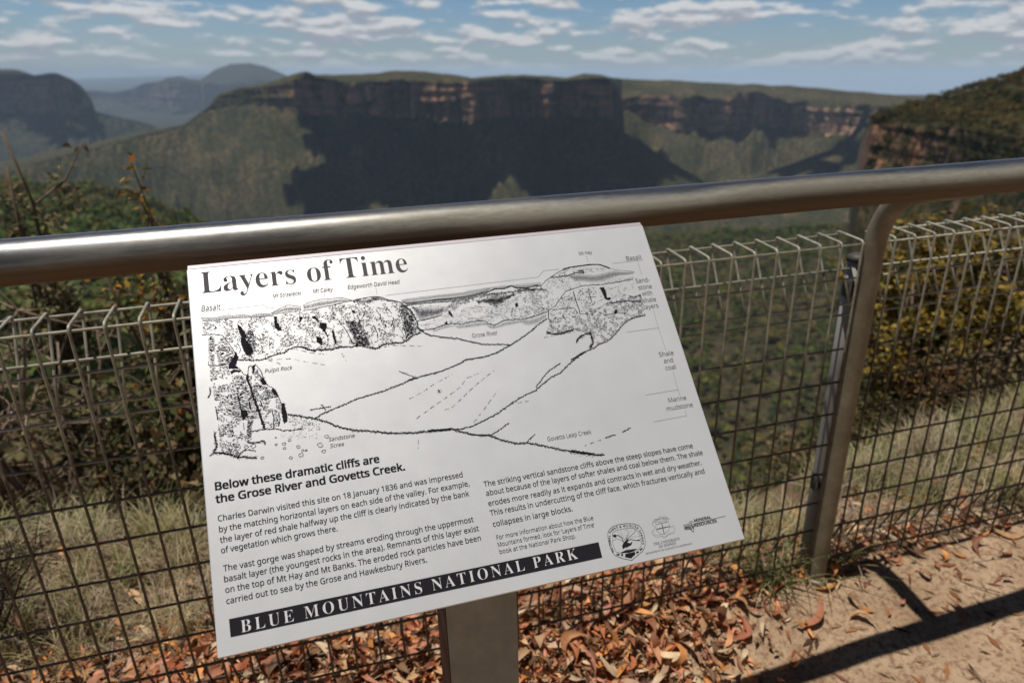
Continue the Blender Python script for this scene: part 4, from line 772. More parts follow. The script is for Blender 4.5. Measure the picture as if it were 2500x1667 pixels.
HATCH=[
([(13.0,82.2),(22.1,82.7),(31.8,84.0),(41.7,82.6),(47.0,82.5),(52.2,83.6),(58.1,84.0),(65.4,84.2),(70.6,85.7),(75.1,86.7),(81.2,85.9),(90.7,85.8),(96.6,86.8),(100.6,87.3),(105.1,90.3),(99.6,90.7),(90.8,90.7),(80.8,90.1),(70.9,89.2),(61.0,87.9),(51.8,87.4),(42.6,87.7),(33.4,88.4),(23.7,87.5),(14.6,87.0)],0.9,55),
([(100.6,87.3),(106.3,84.6),(112.1,81.8),(119.2,79.6),(122.8,77.7),(126.9,77.8),(132.9,79.8),(139.6,81.8),(141.6,82.1),(141.0,87.2),(131.9,87.9),(121.6,88.2),(111.4,88.4),(102.6,88.0)],0.9,62),
([(144.3,80.7),(152.4,77.3),(160.3,75.7),(168.2,74.5),(174.3,74.9),(183.6,75.2),(191.5,74.8),(197.6,75.9),(202.1,77.5),(206.5,79.9),(211.7,81.9),(203.0,82.5),(193.4,83.5),(182.2,85.6),(172.8,86.1),(161.9,87.3),(151.0,88.5),(143.4,88.4)],1,62),
([(211.7,81.9),(218.2,80.5),(226.2,80.1),(234.3,79.4),(244.7,79.8),(252.3,82.1),(259.7,86.7),(265.8,88.8),(262.3,90.2),(253.1,87.6),(245.3,85.7),(239.7,85.9),(232.9,88.6),(224.7,90.2),(217.9,88.4),(212.0,85.0)],0.8,62),
([(277.9,89.2),(303.1,88.4),(305.0,88.2),(332.1,88.6),(346.6,88.9),(357.8,88.3),(370.7,88.9),(374.8,86.9),(387.9,87.0),(402.2,86.3),(408.5,87.6),(396.8,89.2),(382.3,91.4),(366.3,92.4),(345.1,92.3),(327.9,91.6),(304.2,92.5),(277.4,92.1)],1,62),
([(277.4,92.1),(304.2,92.5),(327.9,91.6),(345.1,92.3),(366.3,92.4),(382.3,91.4),(396.8,89.2),(408.5,87.6),(398.6,94.0),(381.0,97.3),(364.9,99.3),(344.4,100.2),(326.5,98.9),(303.1,98.3),(283.4,98.7)],0.6,62),
([(402.2,86.3),(416.5,86.0),(430.8,85.7),(445.0,86.9),(464.4,86.7),(486.7,87.4),(484.5,92.3),(475.8,91.8),(462.8,93.3),(446.8,91.3),(440.1,87.4),(428.9,90.1),(413.8,89.2)],1,64),
([(289.3,100.5),(311.5,101.4),(337.9,105.8),(329.9,118.6),(316.4,123.6),(295.7,124.7),(292.1,109.7)],0.75,64),
([(382.7,102.6),(411.6,99.2),(446.8,99.5),(423.9,111.9),(409.5,117.1),(392.8,107.9),(385.4,112.0)],0.6,64),
([(313.2,140.6),(332.1,135.5),(354.1,138.5),(377.5,136.3),(390.1,137.5),(394.3,143.9),(405.1,145.4),(423.2,139.9),(441.6,141.9),(461.0,140.5),(483.4,135.9),(479.1,145.4),(462.7,153.3),(448.2,154.3),(440.4,147.2),(430.5,148.9),(416.2,149.9),(400.0,151.6),(394.6,150.9),(389.6,144.3),(375.5,145.3),(364.7,144.8),(348.4,144.5),(344.9,139.2),(321.7,142.8),(312.3,145.3)],1.25,58),
([(530.4,81.2),(544.5,77.6),(557.1,79.7),(575.2,82.5),(596.1,79.7),(607.5,79.3),(619.7,83.7),(638.1,87.0),(634.5,91.3),(611.6,92.1),(581.6,98.9),(565.3,98.1),(549.8,94.5),(538.0,93.6),(534.2,87.4)],0.8,66),
]
SPECK=[
([(211.7,81.9),(218.2,80.5),(226.2,80.1),(234.3,79.4),(244.7,79.8),(252.3,82.1),(259.7,86.7),(265.8,88.8),(262.3,90.2),(253.1,87.6),(245.3,85.7),(239.7,85.9),(232.9,88.6),(224.7,90.2),(217.9,88.4),(212.0,85.0)],5,0),
([(105.1,234.2),(120.0,238.7),(147.8,251.2),(145.0,258.6),(126.9,257.5),(109.3,252.6)],1.4,0),
([(91.5,251.6),(142.7,262.1),(139.0,269.3),(112.2,266.7),(95.1,258.9)],0.5,0),
([(289.3,100.5),(311.5,101.4),(337.9,105.8),(329.9,118.6),(316.4,123.6),(295.7,124.7),(292.1,109.7)],1,0),
([(382.7,102.6),(398.5,94.5),(452.9,94.1),(484.1,93.8),(490.5,99.8),(446.4,101.5),(423.9,111.9),(409.3,118.1),(392.8,107.9)],4,0),
([(349.9,100.4),(366.5,100.5),(380.4,100.3),(381.9,106.5),(364.7,109.3),(349.9,114.3),(335.8,116.4),(329.4,121.5),(333.0,112.1)],4,0),
([(483.5,147.0),(530.2,146.6),(565.1,137.9),(584.8,130.2),(637.3,126.6),(636.1,138.0),(633.6,160.4),(600.8,166.1),(587.4,174.3),(560.1,193.4),(532.9,199.3),(534.3,194.1),(541.0,185.3),(538.9,177.4),(518.1,187.5),(518.0,180.0),(533.0,175.5),(515.7,168.8),(496.5,173.7),(473.4,170.5),(483.4,151.4)],2.6,0),
]
CLIFF=[
([(14.6,87.8),(42.6,87.7),(70.9,89.2),(105.1,90.3),(111.3,89.1),(131.9,88.3),(150.9,89.4),(182.1,86.0),(211.6,82.7),(224.6,91.1),(245.2,86.6),(265.7,89.2),(274.9,92.2),(280.4,98.3),(286.5,105.4),(290.7,114.0),(292.6,121.4),(293.7,128.7),(293.5,134.8),(297.3,140.6),(295.2,142.9),(283.6,144.8),(277.1,150.0),(267.6,153.9),(258.3,153.0),(248.9,152.1),(238.4,154.0),(231.6,157.3),(222.7,154.3),(211.7,150.2),(200.2,149.8),(184.4,148.0),(173.5,149.8),(162.3,149.0),(147.4,147.7),(136.9,142.1),(126.5,139.8),(111.7,146.0),(98.2,147.7),(81.3,152.0),(62.0,149.1),(53.7,147.2),(53.0,133.0),(44.9,121.4),(36.8,110.5),(20.2,106.7),(13.8,106.5)],2600,0),
([(18.7,152.6),(40.9,153.8),(43.3,167.5),(44.9,179.8),(47.3,193.2),(33.9,205.0),(35.9,222.9),(51.0,230.3),(44.8,240.8),(59.8,257.8),(55.1,261.7),(41.8,273.6),(22.7,266.5),(22.0,232.2),(22.6,203.2),(18.5,177.8)],700,0),
([(63.5,172.6),(71.0,170.6),(76.2,164.2),(81.1,178.3),(78.4,187.0),(85.4,190.1),(93.4,200.5),(97.0,209.1),(87.0,209.5),(84.2,219.0),(74.5,217.4),(69.0,199.6),(65.8,187.1)],330,0),
([(70.9,216.8),(92.8,222.4),(96.5,229.9),(94.9,244.3),(77.9,245.4)],110,0),
([(513.4,113.2),(539.3,105.2),(574.4,104.9),(579.4,126.1),(555.2,134.3),(551.6,147.3),(528.7,144.2),(483.5,147.0),(487.7,134.4),(504.4,123.3)],260,0),
]
ROUGH=[
([(136.9,142.1),(147.4,147.7),(162.3,149.0),(173.5,149.8),(184.4,148.0),(200.2,149.8),(211.7,150.2),(222.7,154.3),(231.6,157.3),(238.4,154.0),(248.9,152.1),(258.3,153.0),(267.6,153.9),(277.1,150.0),(283.6,144.8),(295.2,142.9)],1.3,0),
([(53.7,147.2),(62.0,149.1),(71.5,151.3),(81.3,152.0),(88.0,150.7),(98.2,147.7),(111.7,146.0),(118.9,142.1),(126.5,139.8),(135.9,141.1),(145.4,146.3),(151.9,149.9)],1,0),
([(265.8,88.8),(274.9,92.2),(280.4,98.3),(286.5,105.4),(290.7,114.0),(292.6,121.4),(293.7,128.7),(293.5,134.8),(297.3,140.6)],1.2,0),
([(15.8,266.3),(23.4,267.6),(28.4,269.4),(35.0,272.4),(41.6,276.4),(49.3,276.8),(56.8,280.0),(63.7,281.2)],1.6,0),
([(41.6,276.4),(49.2,269.2),(57.8,269.8),(62.8,272.5)],0.8,0),
([(55.3,259.8),(63.8,262.2),(74.5,261.2),(74.9,265.1)],1.3,0),
([(77.8,246.3),(91.8,248.2),(100.4,252.1),(112.0,253.0),(122.9,252.9)],0.8,0),
([(61.8,246.6),(70.7,246.1),(77.8,246.3)],0.9,0),
([(16.5,180.4),(16.8,188.4),(13.7,193.9)],0.8,0),
([(17.9,240.2),(17.5,245.8),(17.9,251.5),(18.1,260.1),(14.2,266.0)],1.5,0),
([(283.4,98.7),(303.1,98.3),(326.5,98.9),(344.4,100.2),(364.9,99.3),(381.0,97.3),(398.6,94.0)],0.8,0),
([(293.9,124.5),(307.5,123.4),(322.2,121.5),(329.8,119.5)],0.7,0),
([(298.5,138.6),(313.4,139.7),(324.7,136.4),(332.2,135.0),(343.2,134.1),(354.3,137.5),(368.3,136.0),(383.2,135.5),(390.2,137.0),(394.4,143.5),(403.3,145.2),(413.5,141.1),(423.4,139.0),(428.5,141.6),(432.6,140.2),(446.5,141.6),(461.2,140.0),(471.4,137.4),(483.6,134.9)],0.7,0),
([(293.6,136.0),(301.9,143.9),(309.9,148.8),(321.7,152.4),(345.5,158.6),(356.4,163.0),(370.7,168.4),(379.0,172.0),(396.8,174.5),(407.5,176.0),(418.1,178.5)],1,0),
([(480.9,145.7),(467.8,152.0),(456.6,158.9),(445.4,165.7),(432.7,171.8),(418.1,178.5),(417.0,179.0),(396.8,187.0),(375.4,191.0),(350.7,190.9),(338.4,196.2),(312.9,202.8),(290.7,205.2),(268.6,208.7),(276.8,206.5),(254.3,213.3),(225.9,220.0),(196.4,224.2),(168.9,231.8),(148.1,238.1),(139.7,242.1)],1,0),
([(276.8,206.5),(267.1,200.5),(257.5,194.5)],0.6,0),
([(154.8,232.8),(149.7,225.5)],0.8,0),
([(135.3,229.6),(161.2,229.5)],0.7,0),
([(503.5,80.8),(517.3,81.3),(530.4,81.2),(544.5,77.6),(557.1,79.7)],0.9,0),
([(549.5,75.3),(555.1,74.8),(556.4,78.5)],1.6,0),
([(475.5,166.5),(483.7,170.9),(497.1,171.6),(516.0,167.8)],1.5,0),
([(515.8,188.3),(519.5,182.3),(530.4,177.4),(539.2,176.4),(541.0,185.3),(539.7,193.8),(532.9,199.3)],1.5,0),
([(583.9,133.5),(610.5,133.5),(633.9,137.7)],1,0),
([(617.1,126.4),(625.1,129.7),(636.2,126.5),(633.8,130.8)],0.9,0),
([(633.6,160.4),(613.0,162.1),(600.8,166.1),(592.5,171.6),(579.6,182.0),(571.2,188.5),(560.0,194.0),(547.6,196.0),(540.0,200.3),(525.4,203.5),(511.3,208.9),(500.6,213.7),(524.7,204.2),(505.2,213.6),(493.8,220.4),(479.4,230.2),(464.1,235.0),(450.6,242.4),(437.0,250.8),(419.9,255.0),(399.9,263.3),(374.9,275.1),(358.4,280.2),(342.1,285.2),(322.2,287.4),(307.9,283.9)],0.9,0),
([(483.0,216.4),(464.4,224.4),(452.8,233.3),(440.8,244.4)],0.8,0),
([(107.6,231.5),(120.8,235.8),(137.7,241.8),(152.7,248.5),(165.4,257.0),(184.2,265.4),(203.7,269.7),(235.0,278.2),(263.3,281.9),(310.1,285.4),(280.7,282.2),(297.2,284.3),(310.0,284.3),(323.6,290.9),(341.5,298.3),(362.2,302.9),(373.6,310.3),(393.6,319.2),(408.7,320.7),(429.1,328.6),(443.4,334.3),(459.9,340.5),(481.1,346.4),(497.8,352.6),(510.9,355.3)],1.4,0),
([(466.1,342.7),(480.8,347.4),(495.6,352.2)],2.4,0),
([(345.6,299.0),(362.4,301.8),(374.4,297.2),(389.3,289.8)],0.7,0),
([(409.0,319.6),(422.3,310.8)],0.7,0),
([(559.9,324.9),(546.9,328.4)],0.9,0),
([(534.3,330.9),(519.6,332.9)],0.9,0),
]
BLOB=[
([(57.0,95.8),(60.0,99.3),(62.9,103.5),(65.7,109.2),(67.2,114.7),(65.4,119.8),(68.3,123.9),(71.0,129.6),(72.8,138.1),(69.7,143.6),(65.1,142.9),(61.9,135.8),(60.0,128.0),(59.5,118.9),(60.5,115.3),(58.5,108.2),(57.8,101.3)],0,0),
([(52.1,135.8),(54.3,144.3),(52.2,149.9),(50.4,154.8),(53.8,160.3),(41.8,158.5),(41.7,152.0),(46.6,146.9)],0,0),
([(104.8,92.2),(108.1,93.4),(107.9,101.2),(112.1,112.5),(107.9,114.3),(104.0,106.8)],0,0),
([(137.2,95.7),(141.8,97.9),(139.0,103.8),(136.7,105.8)],0,0),
([(153.4,98.7),(158.4,98.6),(157.9,103.2),(155.1,102.0)],0,0),
([(162.8,110.0),(171.2,110.3),(171.5,116.4),(168.3,120.2),(171.5,130.9),(170.4,133.3),(168.2,127.0),(166.0,120.8),(162.0,115.9)],0,0),
([(177.2,122.3),(179.4,123.5),(180.5,132.2),(181.1,141.6),(179.1,142.2),(177.0,132.5)],0,0),
([(155.9,127.9),(160.8,131.1),(163.0,137.4),(161.5,143.1),(155.5,137.1)],0,0),
([(154.4,97.7),(160.8,102.0),(162.9,109.2),(160.2,106.2),(157.0,101.5)],0,0),
([(208.1,96.0),(211.8,97.4),(211.8,102.7),(208.3,99.6)],0,0),
([(50.6,215.5),(57.5,217.6),(58.7,223.7),(52.7,230.5),(50.7,224.3)],0,0),
([(69.8,159.2),(74.1,157.7),(72.5,164.7),(70.0,171.5),(69.7,165.3)],0,0),
([(80.3,169.0),(83.0,177.6),(86.1,187.2),(80.3,186.3),(78.2,179.9),(81.3,176.3)],0,0),
([(93.2,193.4),(97.2,199.0),(98.6,207.3),(93.3,201.4),(90.3,194.9)],0,0),
([(100.8,215.7),(104.5,215.3),(106.2,232.4),(105.3,240.2),(100.5,243.3),(100.0,235.4),(99.7,225.5)],0,0),
([(340.2,115.0),(342.5,114.8),(345.3,123.6),(343.3,124.3),(340.5,120.0)],0,0),
([(332.2,135.0),(335.1,128.1),(335.3,135.0)],0,0),
([(439.2,115.9),(443.1,115.4),(442.9,120.5),(439.6,122.1)],0,0),
([(575.1,106.2),(581.6,107.0),(582.6,115.1),(581.6,124.2),(587.5,124.9),(585.1,129.2),(578.0,127.1),(577.0,119.0)],0,0),
([(586.1,148.5),(590.6,144.6),(591.4,149.2),(587.0,153.1)],0,0),
]
SHADE=[
([(66.0,106.2),(76.4,108.4),(77.7,121.5),(77.3,132.7),(75.8,140.8),(68.7,146.4),(62.6,141.8),(64.7,119.7)],240,0),
([(197.4,110.4),(209.5,112.9),(217.4,117.4),(221.3,128.4),(222.5,135.5),(224.3,144.3),(224.7,152.1),(204.2,149.1),(203.7,136.3),(200.1,123.7),(196.7,115.5)],560,0),
([(272.4,92.8),(280.2,99.2),(289.2,112.9),(291.8,125.7),(293.3,135.7),(283.7,144.0),(276.2,145.5),(273.7,127.7),(272.4,107.1)],420,0),
([(37.9,112.9),(44.8,122.9),(50.3,134.1),(54.0,143.5),(51.5,149.8),(29.5,151.7),(27.2,133.0),(26.6,124.0),(33.8,115.3)],300,0),
([(20.0,110.4),(27.7,110.0),(26.3,143.9),(24.6,149.5),(18.9,148.7),(18.3,131.7)],160,0),
([(43.3,167.5),(58.4,169.7),(64.0,186.8),(67.2,200.3),(72.3,221.0),(73.1,231.0),(51.0,230.3),(35.9,222.9),(33.9,205.0),(47.3,193.2),(44.9,179.8)],600,0),
([(58.0,231.4),(65.0,231.6),(62.4,240.9),(59.8,257.8),(55.3,258.9),(54.9,245.4)],160,0),
([(94.5,206.7),(98.8,209.3),(100.6,217.6),(98.6,227.3),(93.5,224.4)],50,0),
]
ROCK=[
([(97.6,269.0),(100.6,269.5)],0,0),
([(105.1,265.5),(107.4,265.9)],0,0),
([(88.3,268.4),(90.2,268.7)],0,0),
([(114.7,275.8),(117.3,276.2)],0,0),
([(117.0,286.7),(120.5,287.3)],0,0),
([(104.3,288.3),(107.3,288.8)],0,0),
([(141.5,278.5),(145.8,279.2)],0,0),
([(145.0,286.8),(148.0,287.3)],0,0),
([(151.1,268.4),(154.3,269.0)],0,0),
([(97.8,274.8),(99.9,275.1)],0,0),
([(70.5,282.4),(73.1,282.8)],0,0),
([(89.3,259.4),(90.5,259.6)],0,0),
([(119.4,281.4),(121.5,281.8)],0,0),
([(123.8,282.2),(125.8,282.5)],0,0),
([(60.8,265.5),(64.6,266.2)],0,0),
([(53.0,265.2),(56.4,265.7)],0,0),
([(42.0,271.7),(45.4,272.3)],0,0),
]
FINE=[
([(295.5,130.5),(325.5,122.9),(349.7,115.3),(382.7,111.6),(409.3,118.1),(440.6,105.9),(483.8,99.0),(495.5,100.5),(486.6,135.3),(461.2,140.0),(441.7,141.4),(418.6,139.3),(403.3,145.2),(392.7,142.7),(386.7,136.0),(368.4,135.5),(354.3,137.5),(343.2,134.1),(324.7,136.4),(313.4,139.7),(296.0,137.3)],900,0),
([(504.6,80.4),(525.4,71.3),(551.0,69.7),(594.1,74.8),(592.5,80.4),(557.1,79.7),(530.4,81.2)],110,0),
([(457.5,99.4),(483.9,94.9),(502.3,81.2),(530.1,82.3),(533.8,93.1),(565.0,99.2),(610.9,94.3),(635.7,95.0),(624.3,125.0),(584.4,127.9),(580.4,103.4),(563.1,101.8),(540.0,102.4),(520.6,106.2),(486.0,133.1),(448.0,139.0)],520,0),
]
DOT=[
([(512.2,334.3),(486.7,338.5)],0,0),
([(264.0,234.9),(282.1,228.8),(298.7,220.1),(326.9,209.5)],0,0),
([(268.5,263.2),(293.0,250.7),(312.0,241.4),(336.4,228.2),(345.1,218.1),(368.6,212.3)],0,0),
([(306.7,257.3),(315.3,257.6),(332.8,245.8),(358.5,228.2),(386.5,212.7)],0,0),
([(342.9,281.0),(361.9,264.0),(384.4,242.6)],0,0),
([(397.5,264.1),(424.6,263.8)],0,0),
([(469.9,174.3),(504.3,171.6),(516.3,172.1)],0,0),
([(90.7,152.8),(118.3,155.7),(143.4,165.0),(166.8,172.5)],0,0),
([(123.9,141.8),(149.0,152.3),(166.8,157.1)],0,0),
([(185.4,157.5),(189.9,169.6)],0,0),
([(231.7,157.3),(253.3,155.7),(297.6,163.2)],0,0),
([(90.6,153.9),(102.0,158.9),(105.6,161.7)],0,0),
([(265.7,291.9),(263.4,304.3)],0,0),
]
BADGE_L=[
([(487.3,457.3),(490.5,453.3),(496.4,450.6),(505.2,449.5),(516.1,450.2),(525.8,452.5),(532.4,456.0),(535.3,462.0),(536.1,469.2),(535.0,477.6),(532.4,484.0),(528.0,488.5),(509.7,496.9),(498.4,492.5),(489.2,486.8),(486.5,481.7),(485.0,472.3),(485.6,463.2),(487.3,457.3)],0.55,0),
([(491.6,462.8),(494.3,457.9),(500.7,456.1),(510.9,456.1),(521.0,456.9),(526.3,459.1),(528.8,462.3),(529.4,468.7),(529.2,476.4),(527.4,482.2),(523.4,485.3),(517.2,486.3),(508.6,486.6),(498.9,485.4),(491.9,483.2),(490.7,478.8),(490.2,471.8),(491.6,462.8)],0.35,0),
([(511.5,471.4),(516.6,471.2),(522.6,474.0),(527.6,474.4)],0.7,0),
([(505.2,472.4),(504.3,466.9),(501.2,463.2),(494.8,461.9)],1,0),
([(507.8,472.2),(511.0,464.3),(510.6,457.2)],0.15,0),
([(508.7,470.8),(513.5,464.8),(515.6,460.5),(513.1,457.3)],0.35,0),
([(509.7,470.2),(519.1,465.9),(526.3,461.8),(523.7,459.4)],0.35,0),
([(507.5,470.6),(504.0,462.2),(499.5,457.4)],0.15,0),
([(507.9,470.7),(506.1,461.0),(504.5,457.6)],0.15,0),
([(510.3,469.6),(517.8,461.7),(521.3,458.5)],0.15,0),
([(511.1,469.7),(520.9,468.6),(529.2,469.4)],0.15,0),
([(506.0,472.6),(498.3,467.2),(492.3,467.6)],0.15,0),
([(505.4,471.7),(496.3,465.3),(491.1,468.9)],0.15,0),
([(506.4,481.1),(506.2,483.4)],0.4,0),
([(508.4,481.5),(509.4,484.0)],0.4,0),
]
BADGE_F=[
([(505.0,473.2),(511.9,469.9),(513.1,471.7),(509.8,474.1),(514.4,475.8),(517.2,473.7),(517.1,475.2),(514.5,478.1),(509.0,479.7),(504.8,479.7),(501.8,481.0),(501.7,477.1)],0,0),
([(492.9,461.1),(496.8,460.7),(497.9,462.9),(496.6,464.6),(493.4,463.9)],0,0),
([(524.9,473.6),(527.9,473.4),(527.9,475.0),(525.7,475.1)],0,0),
([(497.4,484.7),(504.6,483.1),(509.6,483.3),(521.2,484.1),(515.6,486.0),(508.5,486.9)],0,0),
([(503.3,487.4),(516.8,487.4),(517.0,490.1),(509.6,494.4),(501.7,491.3)],0,0),
([(490.9,485.3),(495.5,485.4),(495.1,488.0),(491.0,486.4)],0,0),
([(497.8,486.1),(500.2,486.6),(499.3,489.6),(497.0,488.8)],0,0),
([(518.3,488.1),(522.0,487.3),(522.2,489.3),(518.6,490.1)],0,0),
([(524.1,485.8),(528.4,484.4),(528.4,485.9),(524.4,487.8)],0,0),
]
RING=[
([(487.6,482.3),(486.6,474.1),(487.1,465.0),(489.7,457.8),(494.5,454.1),(501.8,452.4),(511.9,452.8),(521.8,454.3),(528.6,457.2),(531.8,463.7),(532.4,471.6),(530.6,481.3)],0,0),
]
CREST_L=[
([(557.2,453.2),(554.7,466.6),(557.8,471.9),(563.3,473.8),(571.3,470.6),(575.3,465.1),(574.5,454.1),(565.5,453.2),(557.2,453.2)],0.4,0),
([(556.5,459.4),(572.8,459.4)],0.5,0),
([(555.1,465.5),(575.2,465.4)],1.6,0),
([(564.7,459.8),(564.0,473.1)],1.6,0),
([(551.1,457.2),(557.1,452.0),(560.2,453.4),(565.5,450.4),(568.4,452.6),(572.3,451.3),(577.0,455.8),(577.8,457.6)],0.35,0),
([(551.0,457.6),(554.4,463.4),(550.0,466.4),(547.5,467.5),(548.3,471.6),(552.2,475.9),(558.5,475.2),(563.4,478.9),(568.8,475.6),(577.8,475.0),(581.4,469.4),(580.0,465.6),(575.3,466.6)],0.35,0),
([(549.5,467.9),(550.8,472.1),(558.1,473.5),(564.0,477.0),(570.1,474.3),(577.5,473.4)],0.25,0),
([(552.2,456.6),(558.9,454.7)],0.3,0),
]
CREST_F=[
([(557.1,453.6),(565.5,453.5),(573.9,454.4),(572.9,459.2),(556.6,459.2)],0,0),
]
MARK_L=[
([(594.3,467.8),(602.9,467.6),(604.9,464.4),(606.4,469.1),(607.1,464.4),(611.1,467.0)],0.5,0),
([(594.3,469.4),(602.9,469.1),(604.8,469.5),(608.3,469.8)],0.5,0),
([(594.3,471.0),(603.0,470.4),(604.6,471.2),(608.2,471.3)],0.5,0),
([(594.3,472.6),(603.1,471.7),(604.4,472.9),(608.0,472.7)],0.5,0),
([(594.3,474.1),(603.2,473.0),(604.2,474.6),(607.9,474.1)],0.5,0),
([(594.8,471.6),(602.0,471.6),(605.0,478.4),(606.1,479.0),(609.1,471.6)],0.6,0),
([(594.9,474.0),(601.6,474.1),(605.7,479.0)],0.5,0),
([(605.4,466.9),(606.7,473.5),(608.9,470.8)],0.6,0),
([(608.3,468.9),(658.8,467.5)],0.5,0),
]
INSECT=(304.8,230.1)

O_, U_, V_ = (np.array(q) for q in (SIGN_O, SIGN_U, SIGN_V)); N_ = np.cross(V_, U_); N_ /= np.linalg.norm(N_)
M_panel, nt, b = material('anodised_panel', 0.42, 0.42, 0.5); p = objco(nt); nz = noise(nt, p, 9, 3, .5); sc = noise(nt, scaled(nt, p, (30, 30, 30)), 1, 6, .7); smu = noise(nt, p, 22, 3, .5)
lk(nt, mixc(nt, mapr(nt, smu, .70, .80, 0, .06), mixc(nt, mapr(nt, nz, .3, .7), (.755, .765, .785), (.79, .80, .82)), (.45, .42, .38)), b.inputs['Base Color'])
lk(nt, mth(nt, 'ADD', .34, mth(nt, 'MULTIPLY', sc, .12)), b.inputs['Roughness'])
M_edge, nt, b = material('panel_edge', 0.5, 0.6, 0.5); b.inputs['Base Color'].default_value = (.50, .46, .50, 1)
def ink_mat(name, c): 
    m, nt, b = material(name, 0.75, 0, 0.12); b.inputs['Base Color'].default_value = c + (1,); return m
M_ink = ink_mat('black_ink', (.016, .015, .020)); M_grey = ink_mat('grey_ink', (.10, .095, .105)); M_white = ink_mat('silver_letter', (.62, .62, .64))
M_timber, nt, b = material('painted_timber', 0.75, 0, 0.2); p = objco(nt); gr = noise(nt, scaled(nt, p, (70, 70, 3)), 1, 5, .65); nz = noise(nt, p, 18, 5, .6)
lk(nt, mixc(nt, mapr(nt, nz, .35, .7), mixc(nt, gr, (.26, .25, .225), (.34, .33, .295)), (.38, .365, .33)), b.inputs['Base Color']); bump(nt, b, gr, .35, .002)
M_raw, nt, b = material('sawn_timber', 0.85, 0, 0.15); p = objco(nt); gr = noise(nt, scaled(nt, p, (12, 12, 120)), 1, 5, .65); lk(nt, mixc(nt, mapr(nt, gr, .35, .7), (.10, .06, .042), (.22, .14, .10)), b.inputs['Base Color']); bump(nt, b, gr, .5, .003)
base = np.array((.661, -.385, 0.0))
sign = thing('interpretive_sign', 'silver information sign with black gorge drawing and text leaning on the handrail', 'sign', base)
def P3(u, v, h): return O_ + U_ * (u / 1000) + V_ * (v / 1000) + N_ * h
Wm, Hm = SIGN_W * 1000, SIGN_H * 1000; TH = .006
# panel: plate with a folded top lip
mb = MB(); RM = np.stack([U_, -V_, N_], 1)
mb.box(P3(Wm / 2, Hm / 2 + 4, -TH / 2), (SIGN_W / 2, SIGN_H / 2 - .004, TH / 2), RM, .0012); panel = mb.build('panel', M_panel, sign, base, False)
mb = MB(); a = R(24); U2 = -V_ * math.cos(a) - N_ * math.sin(a); N2 = N_ * math.cos(a) - V_ * math.sin(a)
mb.box(P3(Wm / 2, 8, -.0008) + U2 * .0045 - N2 * .003, (SIGN_W / 2 - .0006, .0045, .003), np.stack([U_, U2, N2], 1), .0008); mb.build('top_lip', M_edge, sign, base, False)
mb = MB(); mb.box(P3(Wm / 2, Hm / 2, -TH - .011), (SIGN_W / 2 - .07, SIGN_H / 2 - .06, .0105), RM, .002); mb.build('backing_board', M_raw, sign, base, False)
zt = (P3(0, Hm * .5, 0))[2]
mb = MB(); hw = .0555; yf, yb = -.44, -.33; zf, zb_ = None, None
def plane_z(y): q = (y - O_[1]) / V_[1]; return O_[2] + V_[2] * q
Vp = np.array([(.661 + sx_ * hw, y, z) for sx_ in (-1, 1) for (y, z) in ((yf, -.25), (yb, -.25), (yb, plane_z(yb) - .036), (yf, plane_z(yf) - .036))])
mb.add(Vp, np.array([(0, 4, 7, 3), (4, 5, 6, 7), (5, 1, 2, 6), (3, 7, 6, 2)])); post = mb.build('post', M_timber, sign, base, False)
mb = MB(); mb.add(Vp - (.0012, 0, 0), np.array([(0, 3, 2, 1)])); mb.add(Vp[[0, 1, 2, 3]] + (.0, 0, 0), np.array([(0, 1, 2, 3)])); mb.build('post_side_face', M_raw, post, None, False).data.transform(Matrix.Translation(-Vector(base)))

# --- lettering
FD = bpy.utils.system_resource('DATAFILES') + '/fonts/'
def font(fn):
    try: return bpy.data.fonts.load(FD + fn)
    except Exception: return None
F_sans, F_math = font('NotoSansHebrew-Regular.woff2'), font('NotoSansMath-Regular.woff2')
def serif(s):
    if F_math is None: return s
    return ''.join(chr(0x1D400 + ord(ch) - 65) if 'A' <= ch <= 'Z' else chr(0x1D41A + ord(ch) - 97) if 'a' <= ch <= 'z' else ch for ch in s)
STY = {'r': (F_sans, 0, 0, 3), 'l': (F_sans, 0, 0, 3), 'i': (F_sans, 0, .22, 3), 'b': (F_sans, 0, 0, 4), 'title': (F_math, -.0065, 0, 8), 'banner': (F_math, -.007, 0, 6), 's': (F_math, -.004, 0, 2), 'w': (F_sans, 0, 0, 3)}
jobs = []
def add_text(u0, v0, u1, v1, cap, txt, st, rot=False):
    f, off, sh, res = STY[st]; c = bpy.data.curves.new('lettering', 'FONT'); c.body = serif(txt) if f is F_math else txt
    if f: c.font = f
    c.offset = off; c.shear = sh; c.resolution_u = res; c.fill_mode = 'FRONT' if hasattr(c, 'fill_mode') else c.fill_mode
    if st == 'banner': c.space_character = 1.22
    o = bpy.data.objects.new('lettering', c); SC.collection.objects.link(o); jobs.append((o, u0, v0, u1, v1, cap, st, rot))
for (u0, v0, u1, v1, cap, txt, st) in TEXTS:
    vm = (v0 + v1) / 2
    if cap > 6.8 and cap < 7.5 and st == 'r': cap = 6.9
    add_text(u0, vm, u1, vm, cap, txt, st)
